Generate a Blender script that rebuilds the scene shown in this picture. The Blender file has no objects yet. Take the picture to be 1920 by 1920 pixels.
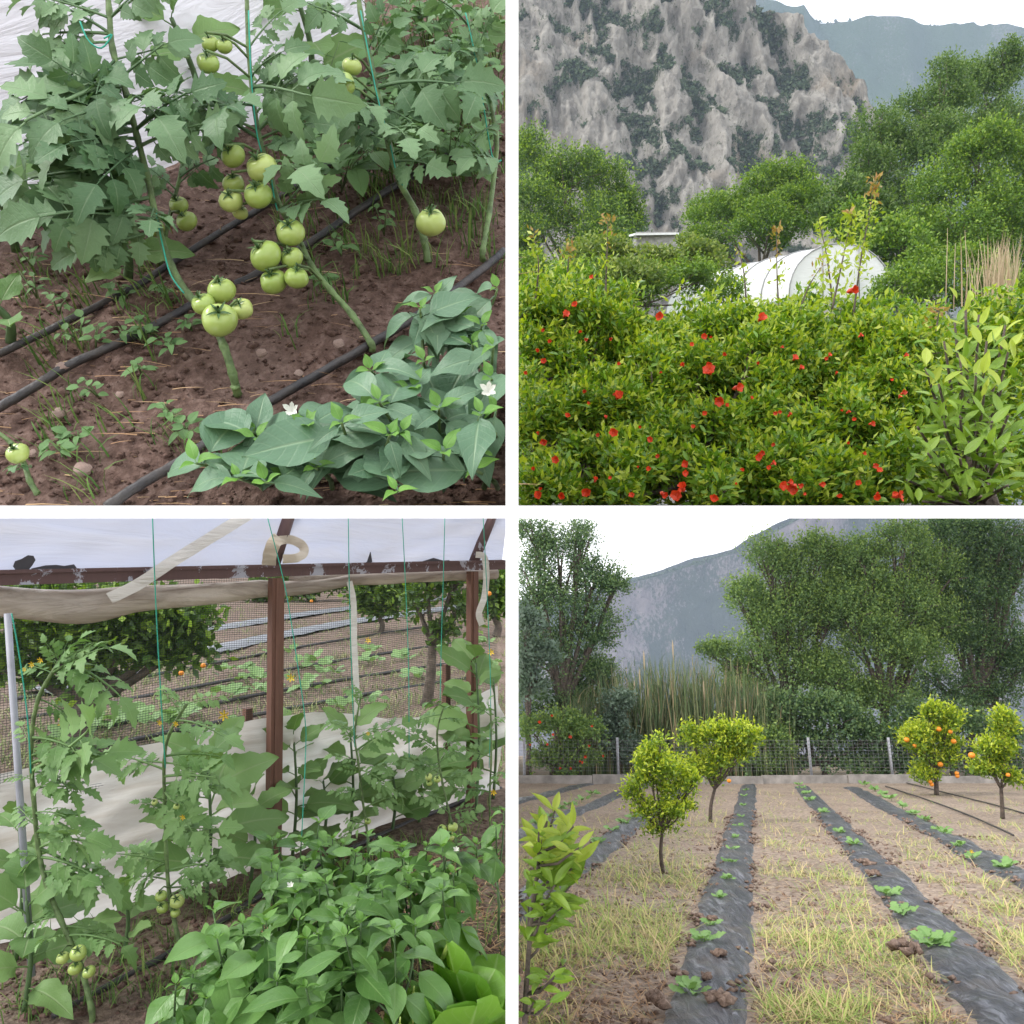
import bpy, math, random
import numpy as np
from mathutils import Vector, Matrix, noise

# ---------------------------------------------------------------- camera, sky, sun, exposure
sc = bpy.context.scene
C = sc.collection
T = 0.625                       # tan of half the field of view
cam_d = bpy.data.cameras.new('camera'); cam_d.sensor_width = 36; cam_d.lens = 18 / T
cam_d.clip_start = 0.02; cam_d.clip_end = 6000
cam = bpy.data.objects.new('camera', cam_d); C.objects.link(cam)
cam.location = (0, 0, 0); cam.rotation_euler = (math.radians(90), 0, 0)
sc.camera = cam

SUN_EL, SUN_AZ = math.radians(46), math.radians(-104)      # overcast: a weak, very soft sun from the left
wd = bpy.data.worlds.new('World'); sc.world = wd; wd.use_nodes = True
wn, wl = wd.node_tree.nodes, wd.node_tree.links
wn.clear()
wo = wn.new('ShaderNodeOutputWorld'); wb = wn.new('ShaderNodeBackground'); wc = wn.new('ShaderNodeBackground')
wa = wn.new('ShaderNodeAddShader'); sky = wn.new('ShaderNodeTexSky')
sky.sky_type = 'NISHITA'; sky.sun_disc = False; sky.sun_elevation = SUN_EL; sky.sun_rotation = SUN_AZ
wb.inputs['Strength'].default_value = 0.05
wc.inputs['Color'].default_value = (1.0, 0.995, 0.985, 1); wc.inputs['Strength'].default_value = 1.02   # even cloud layer
wl.new(sky.outputs[0], wb.inputs['Color']); wl.new(wb.outputs[0], wa.inputs[0]); wl.new(wc.outputs[0], wa.inputs[1])
wl.new(wa.outputs[0], wo.inputs['Surface'])
sd = bpy.data.lights.new('sun', 'SUN'); sd.energy = 1.5; sd.angle = math.radians(14); sd.color = (1, 0.96, 0.9)
sun = bpy.data.objects.new('sun', sd); C.objects.link(sun)
sdir = Vector((math.sin(SUN_AZ) * math.cos(SUN_EL), math.cos(SUN_AZ) * math.cos(SUN_EL), math.sin(SUN_EL)))
sun.rotation_euler = sdir.to_track_quat('Z', 'Y').to_euler(); sun.location = (-3, -3, 8)
vs = sc.view_settings; vs.view_transform = 'Standard'; vs.look = 'None'; vs.gamma = 1; vs.use_curve_mapping = False
vs.exposure = 1.0
sc.render.engine = 'CYCLES'
cy = sc.cycles
cy.use_denoising = True; cy.max_bounces = 6; cy.diffuse_bounces = 3; cy.glossy_bounces = 2; cy.transmission_bounces = 4
cy.transparent_max_bounces = 8; cy.volume_bounces = 0; cy.caustics_reflective = False; cy.caustics_refractive = False

# ---------------------------------------------------------------- helpers: frames, meshes, things
K = T / 960.0
def W(px, py, d): return Vector(((px - 960) * K * d, d, (960 - py) * K * d))   # a measured direction at depth d (metres)
class Frame:
    def __init__(s, tilt, h, bay):
        s.R = Matrix.Rotation(tilt, 3, 'X'); s.RT = s.R.transposed(); s.h = h; s.up = s.R @ Vector((0, 0, 1))
        s.fw = s.R @ Vector((0, 1, 0)); s.bay = bay; s.R4 = s.R.to_4x4()
    def gnd(s, px, py, lift=0.0):
        d = W(px, py, 1); l = s.RT @ d
        return d * ((-s.h + lift) / l.z)
    def drop(s, w):                      # foot point of w on the ground
        l = s.RT @ w; l.z = -s.h; return s.R @ l
    def loc(s, x, y, z=0.0): return s.R @ Vector((x, y, z - s.h))
    def ok(s, w, m=0.012): return w.x * s.bay[0] > m and w.z * s.bay[1] > m
TL = Frame(math.radians(48.5), 1.006, (-1, 1)); TR = Frame(math.radians(14.6), 2.0, (1, 1))
BL = Frame(math.radians(-2.2), 1.7, (-1, -1)); BR = Frame(math.radians(-15.47), 1.7, (1, -1))

def fast_mesh(name, V, F, mat=None, UV=None, smooth=True):
    V = np.asarray(V, dtype=np.float32).reshape(-1, 3)
    me = bpy.data.meshes.new(name)
    if isinstance(F, np.ndarray):
        nf, k = F.shape
        me.vertices.add(len(V)); me.vertices.foreach_set('co', V.ravel())
        me.loops.add(nf * k); me.loops.foreach_set('vertex_index', F.astype(np.int32).ravel())
        me.polygons.add(nf); me.polygons.foreach_set('loop_start', np.arange(nf, dtype=np.int32) * k)
        me.update(calc_edges=True)
    else:
        me.from_pydata([tuple(map(float, v)) for v in V], [], [tuple(f) for f in F])
    if UV is not None:
        uv = me.uv_layers.new(name='UVMap'); li = np.zeros(len(me.loops), dtype=np.int32)
        me.loops.foreach_get('vertex_index', li); uv.data.foreach_set('uv', np.asarray(UV, dtype=np.float32)[li].ravel())
    if smooth: me.polygons.foreach_set('use_smooth', np.ones(len(me.polygons), dtype=bool))
    if mat: me.materials.append(mat)
    me.update(); return me
class MB:
    def __init__(s): s.V = []; s.F = []; s.U = []; s.n = 0
    def add(s, V, F, U=None):
        V = np.asarray(V, dtype=float).reshape(-1, 3)
        s.V.append(V); s.F += [tuple(i + s.n for i in f) for f in F]; s.U.append(np.zeros((len(V), 2)) if U is None else np.asarray(U)); s.n += len(V)
    def tube(s, pts, rad, n=6, cap=True):
        pts = [Vector(p) for p in pts]; m = len(pts)
        if not hasattr(rad, '__len__'): rad = [rad] * m
        ref = None; V = []; U = []
        for i, p in enumerate(pts):
            d = (pts[min(i + 1, m - 1)] - pts[max(i - 1, 0)]).normalized()
            if ref is None: ref = d.orthogonal()
            ref = (ref - d * ref.dot(d))
            ref = ref.normalized() if ref.length > 1e-9 else d.orthogonal().normalized()
            b = d.cross(ref)
            for k in range(n):
                a = 2 * math.pi * k / n
                V.append(p + (ref * math.cos(a) + b * math.sin(a)) * rad[i]); U.append((k / n, i / max(1, m - 1)))
        F = [(i * n + k, i * n + (k + 1) % n, (i + 1) * n + (k + 1) % n, (i + 1) * n + k) for i in range(m - 1) for k in range(n)]
        if cap: F += [tuple(range(n - 1, -1, -1)), tuple((m - 1) * n + k for k in range(n))]
        s.add([tuple(v) for v in V], F, U)
    def box(s, c, ax, half):                      # centre, three axes, half sizes
        c = Vector(c); V = []
        for i in (-1, 1):
            for j in (-1, 1):
                for k in (-1, 1): V.append(c + ax[0] * (i * half[0]) + ax[1] * (j * half[1]) + ax[2] * (k * half[2]))
        s.add([tuple(v) for v in V], [(0, 1, 3, 2), (4, 6, 7, 5), (0, 4, 5, 1), (2, 3, 7, 6), (0, 2, 6, 4), (1, 5, 7, 3)])
    def mesh(s, name, mat, smooth=True):
        return fast_mesh(name, np.concatenate(s.V), s.F, mat, np.concatenate(s.U), smooth)

def link(o, parent=None):
    C.objects.link(o)
    if parent is not None: o.parent = parent
    return o
def tag(o, label=None, cat=None, group=None, kind=None):
    if label: o['label'] = label
    if cat: o['category'] = cat
    if group: o['group'] = group
    if kind: o['kind'] = kind
    return o
FR = {}
def thing(name, label, cat, pos, fr, group=None):
    o = bpy.data.objects.new(name, None); o.empty_display_size = 0.05
    o.matrix_basis = Matrix.Translation(pos) @ fr.R4; link(o); FR[o] = (fr, Vector(pos), (Matrix.Translation(pos) @ fr.R4).inverted())
    return tag(o, label, cat, group)
def part(name, mesh, t, kind=None):               # mesh is in world coordinates: brought into the thing's own space
    mesh.transform(FR[t][2]); o = bpy.data.objects.new(name, mesh); link(o, t)
    return tag(o, kind=kind)
def solo(name, mesh, label, cat, pos, fr, group=None, kind=None):
    M = Matrix.Translation(pos) @ fr.R4; mesh.transform(M.inverted())
    o = bpy.data.objects.new(name, mesh); o.matrix_basis = M; link(o)
    return tag(o, label, cat, group, kind)
def basis(pos, axis, normal, s=1.0, sx=1.0):
    a = Vector(axis).normalized(); n = Vector(normal); n = n - a * n.dot(a)
    n = n.normalized() if n.length > 1e-6 else a.orthogonal().normalized()
    x = a.cross(n)
    return Matrix(((x.x * s * sx, a.x * s, n.x * s, pos.x), (x.y * s * sx, a.y * s, n.y * s, pos.y), (x.z * s * sx, a.z * s, n.z * s, pos.z), (0, 0, 0, 1)))
def inst(t, name, mesh, pos, axis, normal, s, sx=1.0, check=True, tip=1.0):
    fr = FR[t][0]
    if check:
        q = pos + Vector(axis).normalized() * s * tip
        if not (fr.ok(pos) and fr.ok(q) and fr.ok(q - fr.up * 0.4 * s) and fr.ok(q + Vector((0.12 * s * fr.bay[0] * -1, 0, 0)))): return None
    o = bpy.data.objects.new(name, mesh); o.matrix_basis = FR[t][2] @ basis(pos, axis, normal, s, sx); link(o, t)
    return o

# ---------------------------------------------------------------- materials
def nt(name):
    m = bpy.data.materials.new(name); m.use_nodes = True; n = m.node_tree.nodes; n.clear(); return m, n, m.node_tree.links
def mixc(n, l, f, a, b, mode='MIX'):
    x = n.new('ShaderNodeMix'); x.data_type = 'RGBA'; x.blend_type = mode
    for i, v in ((0, f), (6, a), (7, b)):
        if hasattr(v, 'links'): l.new(v, x.inputs[i])
        elif i == 0: x.inputs[0].default_value = v
        else: x.inputs[i].default_value = (*v, 1) if len(v) == 3 else v
    return x.outputs[2]
def math_(n, l, op, a, b=None, c=None, clamp=False):
    x = n.new('ShaderNodeMath'); x.operation = op; x.use_clamp = clamp
    for i, v in enumerate((a, b, c)):
        if v is None: continue
        if hasattr(v, 'links'): l.new(v, x.inputs[i])
        else: x.inputs[i].default_value = v
    return x.outputs[0]
def noi(n, l, scale, detail=3, rough=0.55, vec=None, dist=0.0):
    x = n.new('ShaderNodeTexNoise'); x.inputs['Scale'].default_value = scale; x.inputs['Detail'].default_value = detail
    x.inputs['Roughness'].default_value = rough; x.inputs['Distortion'].default_value = dist
    if vec is not None: l.new(vec, x.inputs['Vector'])
    return x.outputs['Fac']
def ramp(n, l, fac, stops):
    x = n.new('ShaderNodeValToRGB'); e = x.color_ramp.elements
    while len(e) < len(stops): e.new(0.5)
    for q, (p, c) in zip(e, stops): q.position = p; q.color = (*c, 1) if len(c) == 3 else c
    l.new(fac, x.inputs[0]); return x.outputs[0]
def obj_coord(n): return n.new('ShaderNodeTexCoord').outputs['Object']
def bump(n, l, h, strength, dist):
    b = n.new('ShaderNodeBump'); b.inputs['Strength'].default_value = strength; b.inputs['Distance'].default_value = dist
    l.new(h, b.inputs['Height']); return b.outputs[0]
def finish(m, n, l, col, rough=0.6, nrm=None, trans=0.0, tcol=None, spec=0.5, metal=0.0, rough_s=None):
    p = n.new('ShaderNodeBsdfPrincipled'); o = n.new('ShaderNodeOutputMaterial')
    if hasattr(col, 'links'): l.new(col, p.inputs['Base Color'])
    else: p.inputs['Base Color'].default_value = (*col, 1)
    if rough_s is not None: l.new(rough_s, p.inputs['Roughness'])
    else: p.inputs['Roughness'].default_value = rough
    p.inputs['Specular IOR Level'].default_value = spec; p.inputs['Metallic'].default_value = metal
    if nrm is not None: l.new(nrm, p.inputs['Normal'])
    sh = p.outputs[0]
    if trans > 0:
        t = n.new('ShaderNodeBsdfTranslucent'); s = n.new('ShaderNodeMixShader'); s.inputs[0].default_value = trans
        c = tcol if tcol is not None else col
        if hasattr(c, 'links'): l.new(c, t.inputs['Color'])
        else: t.inputs['Color'].default_value = (*c, 1)
        l.new(p.outputs[0], s.inputs[1]); l.new(t.outputs[0], s.inputs[2]); sh = s.outputs[0]
    l.new(sh, o.inputs['Surface']); return m
def leaf_mat(name, dark, light, vein=(0.3, 0.4, 0.15), vs_=0.5, rough=0.42, trans=0.22, island=False, spec=0.32, nv=7.0, blotch=0.25):
    m, n, l = nt(name)
    if island: r = n.new('ShaderNodeNewGeometry').outputs['Random Per Island']
    else: r = math_(n, l, 'MULTIPLY_ADD', math_(n, l, 'SUBTRACT', n.new('ShaderNodeNewGeometry').outputs['Random Per Island'], 0.5), 0.7, n.new('ShaderNodeObjectInfo').outputs['Random'], True)
    col = mixc(n, l, r, dark, light)
    if not island:
        tc = n.new('ShaderNodeTexCoord'); nz = noi(n, l, 5.0, 3, vec=tc.outputs['UV'])
        col = mixc(n, l, math_(n, l, 'MULTIPLY', nz, blotch), col, light)
    nrm = None
    if vs_ > 0:
        tc = n.new('ShaderNodeTexCoord'); sp = n.new('ShaderNodeSeparateXYZ'); l.new(tc.outputs['UV'], sp.inputs[0])
        au = math_(n, l, 'ABSOLUTE', math_(n, l, 'SUBTRACT', sp.outputs[0], 0.5))
        mid = math_(n, l, 'SUBTRACT', 1.0, math_(n, l, 'MULTIPLY', au, 22.0), clamp=True)
        fr_ = math_(n, l, 'FRACT', math_(n, l, 'MULTIPLY', math_(n, l, 'SUBTRACT', sp.outputs[1], math_(n, l, 'MULTIPLY', au, 0.45)), nv))
        lat = math_(n, l, 'SUBTRACT', 1.0, math_(n, l, 'MULTIPLY', math_(n, l, 'ABSOLUTE', math_(n, l, 'SUBTRACT', fr_, 0.5)), 9.0), clamp=True)
        v = math_(n, l, 'MAXIMUM', mid, math_(n, l, 'MULTIPLY', lat, 0.22))
        col = mixc(n, l, math_(n, l, 'MULTIPLY', v, vs_), col, vein)
        nrm = bump(n, l, math_(n, l, 'ADD', math_(n, l, 'MULTIPLY', v, -0.6), math_(n, l, 'MULTIPLY', noi(n, l, 14, 2, vec=tc.outputs['UV']), 0.5)), 0.35, 0.006)
    hs = n.new('ShaderNodeHueSaturation'); hs.inputs['Saturation'].default_value = 1.15; hs.inputs['Value'].default_value = 1.5; l.new(col, hs.inputs['Color'])
    tcol = mixc(n, l, 0.35, hs.outputs[0], (0.25, 0.42, 0.03))
    return finish(m, n, l, col, rough, nrm, trans, tcol, spec)
def plain(name, col, rough=0.6, var=0.25, scale=6.0, bmp=0.0, bscale=30.0, spec=0.4, trans=0.0, dark=None, metal=0.0):
    m, n, l = nt(name); oc = obj_coord(n); f = noi(n, l, scale, 4, vec=oc)
    d = dark if dark else tuple(c * (1 - var * 1.6) for c in col)
    c = mixc(n, l, math_(n, l, 'SMOOTH_MIN', f, 1.0, 0.0) if False else ramp(n, l, f, [(0.3, (0, 0, 0)), (0.7, (1, 1, 1))]), d, col)
    nr = bump(n, l, noi(n, l, bscale, 4, vec=oc), bmp, 0.02) if bmp else None
    return finish(m, n, l, c, rough, nr, trans, None, spec, metal)
def soil_mat(name, a, b, c, sc1=3.0, sc2=60.0, bdist=0.02):
    m, n, l = nt(name); oc = obj_coord(n)
    f1 = noi(n, l, sc1, 5, 0.6, oc); f2 = noi(n, l, sc2, 5, 0.65, oc); f3 = noi(n, l, sc2 * 3.3, 3, 0.6, oc)
    col = ramp(n, l, f1, [(0.3, a), (0.52, b), (0.72, c)])
    col = mixc(n, l, 0.55, col, ramp(n, l, f2, [(0.35, tuple(x * 0.55 for x in a)), (0.5, b), (0.68, tuple(min(1, x * 1.35) for x in c))]))
    h = math_(n, l, 'ADD', f2, math_(n, l, 'MULTIPLY', f3, 0.4))
    return finish(m, n, l, col, 0.95, bump(n, l, h, 0.9, bdist), spec=0.15)
def island_mat(name, stops, rough=0.8, trans=0.15, spec=0.3):
    m, n, l = nt(name); r = n.new('ShaderNodeNewGeometry').outputs['Random Per Island']
    col = ramp(n, l, r, stops); return finish(m, n, l, col, rough, None, trans, None, spec)

M = {}
M['tom_leaf_a'] = leaf_mat('tomato leaf blue green', (0.05, 0.12, 0.05), (0.18, 0.29, 0.14), (0.24, 0.33, 0.19), 0.5, 0.5, 0.18)
M['tom_leaf_b'] = leaf_mat('tomato leaf green', (0.09, 0.19, 0.05), (0.2, 0.33, 0.12), (0.26, 0.36, 0.16), 0.4, 0.5, 0.2)
M['pep_leaf_a'] = leaf_mat('pepper leaf grey green', (0.065, 0.14, 0.08), (0.135, 0.23, 0.14), (0.26, 0.36, 0.22), 0.6, 0.42, 0.15)
M['pep_leaf_b'] = leaf_mat('pepper leaf fresh green', (0.04, 0.12, 0.022), (0.16, 0.31, 0.085), (0.22, 0.36, 0.12), 0.65, 0.36, 0.22, spec=0.45)
M['pep_young'] = leaf_mat('young pepper leaf', (0.1, 0.24, 0.04), (0.16, 0.32, 0.07), (0.3, 0.45, 0.14), 0.4, 0.4, 0.3)
M['egg_leaf'] = leaf_mat('eggplant leaf', (0.07, 0.155, 0.04), (0.165, 0.275, 0.09), (0.24, 0.3, 0.15), 0.6, 0.55, 0.2)
M['weed_leaf'] = leaf_mat('weed leaf', (0.07, 0.15, 0.05), (0.14, 0.26, 0.09), (0.2, 0.3, 0.1), 0.3, 0.55, 0.25)
M['let_leaf'] = leaf_mat('lettuce leaf', (0.12, 0.27, 0.035), (0.19, 0.38, 0.055), (0.34, 0.5, 0.18), 0.7, 0.35, 0.3, nv=9)
M['cit_leaf'] = leaf_mat('citrus leaf', (0.1, 0.2, 0.03), (0.22, 0.34, 0.04), (0.3, 0.38, 0.1), 0.45, 0.33, 0.25)
M['cit_young'] = leaf_mat('young citrus leaf', (0.3, 0.4, 0.05), (0.42, 0.5, 0.09), (0.5, 0.55, 0.2), 0.4, 0.35, 0.35)
M['pom_leaf'] = leaf_mat('pomegranate leaf', (0.06, 0.14, 0.014), (0.17, 0.29, 0.03), island=True, vs_=0, rough=0.33, trans=0.28)
M['pom_leaf_o'] = leaf_mat('pomegranate leaf piece', (0.07, 0.16, 0.02), (0.15, 0.28, 0.04), (0.25, 0.36, 0.08), 0.4, 0.33, 0.28)
M['pom_young'] = leaf_mat('young pomegranate leaf', (0.2, 0.29, 0.025), (0.4, 0.45, 0.05), island=True, vs_=0, rough=0.35, trans=0.35)
M['pom_red'] = leaf_mat('reddish shoot leaf', (0.26, 0.12, 0.04), (0.32, 0.24, 0.06), island=True, vs_=0, rough=0.4, trans=0.3)
M['stem_g'] = plain('green stem', (0.17, 0.26, 0.09), 0.55, 0.45, 30, 0.3, 60)
M['stem_d'] = plain('dark green stem', (0.09, 0.16, 0.06), 0.5, 0.3, 20, 0.1)
M['bark'] = plain('grey brown bark', (0.16, 0.125, 0.1), 0.9, 0.4, 12, 0.7, 40)
M['calyx'] = plain('sepal green', (0.06, 0.13, 0.035), 0.6, 0.2)
M['petal_y'] = plain('yellow petal', (0.75, 0.5, 0.02), 0.5, 0.15, trans=0.2)
M['petal_w'] = plain('white petal', (0.8, 0.8, 0.72), 0.5, 0.1, trans=0.2)
M['petal_r'] = plain('scarlet petal', (0.85, 0.075, 0.016), 0.45, 0.35, 60, trans=0.2)
M['orange'] = plain('orange peel', (0.8, 0.27, 0.02), 0.4, 0.15, 12, 0.15, 120)
def tomato_mat():
    m, n, l = nt('unripe tomato skin'); tc = n.new('ShaderNodeTexCoord'); sp = n.new('ShaderNodeSeparateXYZ'); l.new(tc.outputs['Object'], sp.inputs[0])
    r = n.new('ShaderNodeObjectInfo').outputs['Random']
    col = mixc(n, l, r, (0.3, 0.4, 0.075), (0.45, 0.5, 0.16))
    k = math_(n, l, 'ADD', math_(n, l, 'MULTIPLY', sp.outputs[2], 0.35), 0.5, clamp=True)
    col = mixc(n, l, k, col, mixc(n, l, r, (0.2, 0.32, 0.05), (0.36, 0.44, 0.12)))
    col = mixc(n, l, math_(n, l, 'MULTIPLY', noi(n, l, 3, 3, vec=tc.outputs['Object']), 0.4), col, (0.45, 0.5, 0.18))
    return finish(m, n, l, col, 0.28, None, spec=0.5)
M['tomato'] = tomato_mat()
M['soil_tl'] = soil_mat('reddish tilled soil', (0.07, 0.042, 0.033), (0.12, 0.075, 0.06), (0.19, 0.132, 0.112), 3.5, 45, 0.012)
M['soil_bl'] = soil_mat('dark garden soil', (0.085, 0.06, 0.046), (0.16, 0.115, 0.09), (0.25, 0.19, 0.15), 1.4, 30, 0.02)
M['soil_br'] = soil_mat('dusty orchard soil', (0.18, 0.135, 0.105), (0.265, 0.205, 0.16), (0.36, 0.285, 0.22), 0.6, 14, 0.03)
M['clod'] = soil_mat('soil clod', (0.075, 0.044, 0.035), (0.13, 0.08, 0.064), (0.21, 0.145, 0.12), 8, 60, 0.01)
M['clod_br'] = soil_mat('dry soil clod', (0.15, 0.1, 0.075), (0.22, 0.155, 0.12), (0.3, 0.22, 0.17), 5, 30, 0.02)
M['stone'] = plain('pinkish stone', (0.42, 0.3, 0.25), 0.9, 0.3, 14, 0.5, 60)
M['hose'] = plain('black drip hose', (0.022, 0.022, 0.026), 0.5, 0.45, 18, 0.25, 60, 0.4, dark=(0.06, 0.05, 0.045))
M['string'] = plain('green twine', (0.03, 0.36, 0.25), 0.6, 0.15)
M['white'] = plain('white gutter board', (0.87, 0.87, 0.87), 0.6, 0.02)
M['grass'] = island_mat('green grass', [(0, (0.06, 0.14, 0.03)), (0.5, (0.12, 0.22, 0.05)), (1, (0.22, 0.28, 0.08))])
M['grass_dry'] = island_mat('drying grass', [(0, (0.18, 0.3, 0.055)), (0.4, (0.33, 0.41, 0.1)), (0.65, (0.52, 0.45, 0.19)), (1, (0.58, 0.42, 0.24))])
M['straw'] = island_mat('straw litter', [(0, (0.3, 0.17, 0.09)), (0.6, (0.45, 0.28, 0.15)), (1, (0.5, 0.38, 0.22))])
# ---------------------------------------------------------------- leaf, fruit and plant builders
def leaf_geo(wf, rows, L=1.0, fold=0.25, droop=0.25, wave=0.0, cols=2, twist=0.0, seed=0):
    rg = random.Random(seed); ph = rg.uniform(0, 6); V = []; U = []; ts = rows if hasattr(rows, '__len__') else [i / rows for i in range(rows + 1)]
    S = [i / cols for i in range(-cols, cols + 1)]
    for t in ts:
        w = max(wf(t), 0.002)
        for s in S:
            a = twist * t; x = s * w; z = fold * abs(x) - droop * t * t + wave * math.sin(9 * t + ph + (1.5 if s > 0 else 0)) * abs(s) ** 2
            V.append(((x * math.cos(a)) * L, (t - 0.10 * droop * t * t) * L, (z + x * math.sin(a)) * L)); U.append((s * 0.5 + 0.5, t))
    k = len(S); F = [(i * k + j, i * k + j + 1, (i + 1) * k + j + 1, (i + 1) * k + j) for i in range(len(ts) - 1) for j in range(k - 1)]
    return np.array(V), F, np.array(U)
def ovate(w=0.24, p=0.75, tip=1.15): return lambda t: w * math.sin(math.pi * min(1, t) ** p) ** tip if 0 < t < 1 else 0.0
def toothed(w, k, p=0.7, deep=0.45):
    ts = [0.0]; prof = {0.0: 0.1}
    for i in range(k):
        for f, v in ((0.1, 1 - deep), (0.8, 1.12), (0.97, 1 - deep * 0.9)):
            t = 0.06 + (i + f) / k * 0.88; ts.append(t); prof[t] = v
    ts.append(1.0); prof[1.0] = 0.0
    base = ovate(w, p, 0.9)
    return (lambda t: base(t) * prof.get(t, 1.0)), ts
def xf(V, pos, axis, normal, s, sx=1.0):
    m = np.array(basis(Vector(pos), axis, normal, s, sx)); return V @ m[:3, :3].T + m[:3, 3]
def leaf_mesh(name, mat, stalk=0.0, **kw):
    V, F, U = leaf_geo(**kw); b = MB()
    if stalk: V = V * (1 - stalk); V[:, 1] += stalk; b.tube([(0, 0, 0), (0, stalk * 0.5, 0.01), (0, stalk * 1.02, 0)], 0.012, 4, False)
    b.add(V, F, U)
    return b.mesh(name, mat)
PEP = {k: [leaf_mesh('pepper_leaf', M[m], 0.14, wf=ovate(w, 0.72, 1.1), rows=9, fold=f, droop=d, wave=wv * 1.8, twist=tw, seed=i)
           for i, (w, f, d, wv, tw) in enumerate([(0.29, 0.3, 0.3, 0.015, 0.1), (0.26, 0.45, 0.5, 0.02, -0.2), (0.31, 0.2, 0.15, 0.02, 0.2), (0.24, 0.35, 0.7, 0.015, 0.0), (0.27, 0.15, 0.4, 0.03, -0.1)])]
       for k, m in (('a', 'pep_leaf_a'), ('b', 'pep_leaf_b'), ('y', 'pep_young'))}
def egg_w(w, ph): return lambda t: w * math.sin(math.pi * t ** 0.75) ** 0.75 * (1 + 0.1 * math.sin(t * 24 + ph)) if 0 < t < 1 else 0.0
EGG = [leaf_mesh('eggplant_leaf', M['egg_leaf'], 0.2, wf=egg_w(w, i), rows=14, fold=f, droop=d, wave=0.05, seed=i) for i, (w, f, d) in enumerate([(0.33, 0.12, 0.25), (0.3, 0.25, 0.45), (0.36, 0.05, 0.15), (0.28, 0.4, 0.3)])]
LET = [leaf_mesh('lettuce_leaf', M['let_leaf'], 0, wf=(lambda t: (0.08 + 0.36 * math.sin(math.pi * t ** 1.2) ** 0.6) * (1 + 0.05 * math.sin(t * 30)) if t < 1 else 0.02), rows=18, cols=5, fold=f, droop=d, wave=wv, seed=i) for i, (f, d, wv) in enumerate([(0.25, -0.25, 0.05), (0.15, 0.1, 0.07), (0.4, -0.1, 0.06)])]
CIT = {k: [leaf_mesh('citrus_leaf', M[m], 0.1, wf=ovate(w, 0.9, 0.9), rows=7, fold=f, droop=d, wave=0.01, seed=i) for i, (w, f, d) in enumerate([(0.19, 0.35, 0.1), (0.17, 0.5, 0.3), (0.21, 0.3, -0.1)])] for k, m in (('m', 'cit_leaf'), ('y', 'cit_young'))}
POM = [leaf_mesh('pomegranate_leaf', M['pom_leaf_o'], 0.06, wf=ovate(0.17, 0.9, 0.8), rows=5, cols=1, fold=0.4, droop=d, seed=i) for i, d in enumerate((0.1, 0.3))]
WEED = [leaf_mesh('weed_leaf', M['weed_leaf'], 0.25, wf=ovate(w, 0.8, 0.8), rows=5, cols=1, fold=0.25, droop=d, seed=i) for i, (w, d) in enumerate([(0.3, 0.3), (0.22, 0.5), (0.36, 0.15)])]
def tomato_leaf(name, mat, seed, k=4, wide=0.3, fine=False):
    rg = random.Random(seed); b = MB(); dr = rg.uniform(0.15, 0.4); side = rg.uniform(-0.1, 0.1)
    P = lambda y: Vector((side * y * y, y, -dr * y * y)); D = lambda y: Vector((2 * side * y, 1, -2 * dr * y)).normalized()
    b.tube([P(i / 6 * 0.72) for i in range(7)], [0.016 - 0.0014 * i for i in range(7)], 4, False)
    def lf(y, ang, L, w, kk):
        wf, ts = toothed(w * rg.uniform(0.85, 1.2), kk, deep=rg.uniform(0.25, 0.42) if fine else rg.uniform(0.14, 0.32))
        V, F, U = leaf_geo(wf, ts, 1.0, rg.uniform(0.1, 0.4), rg.uniform(0.15, 0.55), 0.02, 1, rg.uniform(-0.3, 0.3), rg.random())
        d = D(y); a = math.radians(ang); ax = Vector((math.sin(a), math.cos(a) * d.y, math.cos(a) * d.z + rg.uniform(-0.35, 0.1)))
        nn = Vector((rg.uniform(-0.35, 0.35), 0.15, 1)); p = P(y); st = 0.06 * L / 0.25
        p2 = p + ax.normalized() * st; b.tube([p, p2], 0.006, 3, False); b.add(xf(V, p2, ax, nn, L), F, U)
    lf(0.68, rg.uniform(-8, 8), 0.33 if fine else 0.4, wide, k)
    for y, L in (((0.6, 0.22), (0.47, 0.25), (0.34, 0.24), (0.2, 0.19)) if fine else ((0.58, 0.28), (0.4, 0.32), (0.22, 0.24))):
        for s in (-1, 1): lf(y + rg.uniform(-0.02, 0.02), s * rg.uniform(48, 78), L * rg.uniform(0.85, 1.15), wide, k)
    for y in (0.52, 0.35):
        for s in (-1, 1):
            if rg.random() < 0.7: lf(y, s * 80, 0.09, 0.36, 2)
    return b.mesh(name, mat)
TOM = {'a': [tomato_leaf('tomato_leaf', M['tom_leaf_a'], i, 4, 0.38, i % 2 == 1) for i in range(5)], 'b': [tomato_leaf('tomato_leaf', M['tom_leaf_b'], 20 + i, 4, 0.3, True) for i in range(5)]}
def tomato_fruit(seed):
    rg = random.Random(seed); V = []; n, m = 20, 12; ph = rg.uniform(0, 6); lobes = rg.choice((3, 4, 5)); sq = rg.uniform(0.82, 0.95)
    for i in range(m + 1):
        a = math.pi * i / m
        for k in range(n):
            t = 2 * math.pi * k / n; r = math.sin(a) * (1 + 0.075 * math.cos(lobes * t + ph) * (0.6 + 0.4 * math.cos(t + ph)) * (0.3 + 0.7 * (math.cos(a) * 0.5 + 0.5)))
            z = math.cos(a) * sq - 0.26 * math.exp(-(math.sin(a) / 0.35) ** 2) * (1 if a < 1.6 else 0.1)
            V.append((r * math.cos(t), r * math.sin(t), z))
    F = [(i * n + k, (i + 1) * n + k, (i + 1) * n + (k + 1) % n, i * n + (k + 1) % n) for i in range(m) for k in range(n)]
    return fast_mesh('tomato', V, F, M['tomato'])
FRUIT = [tomato_fruit(i) for i in range(4)]
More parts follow.
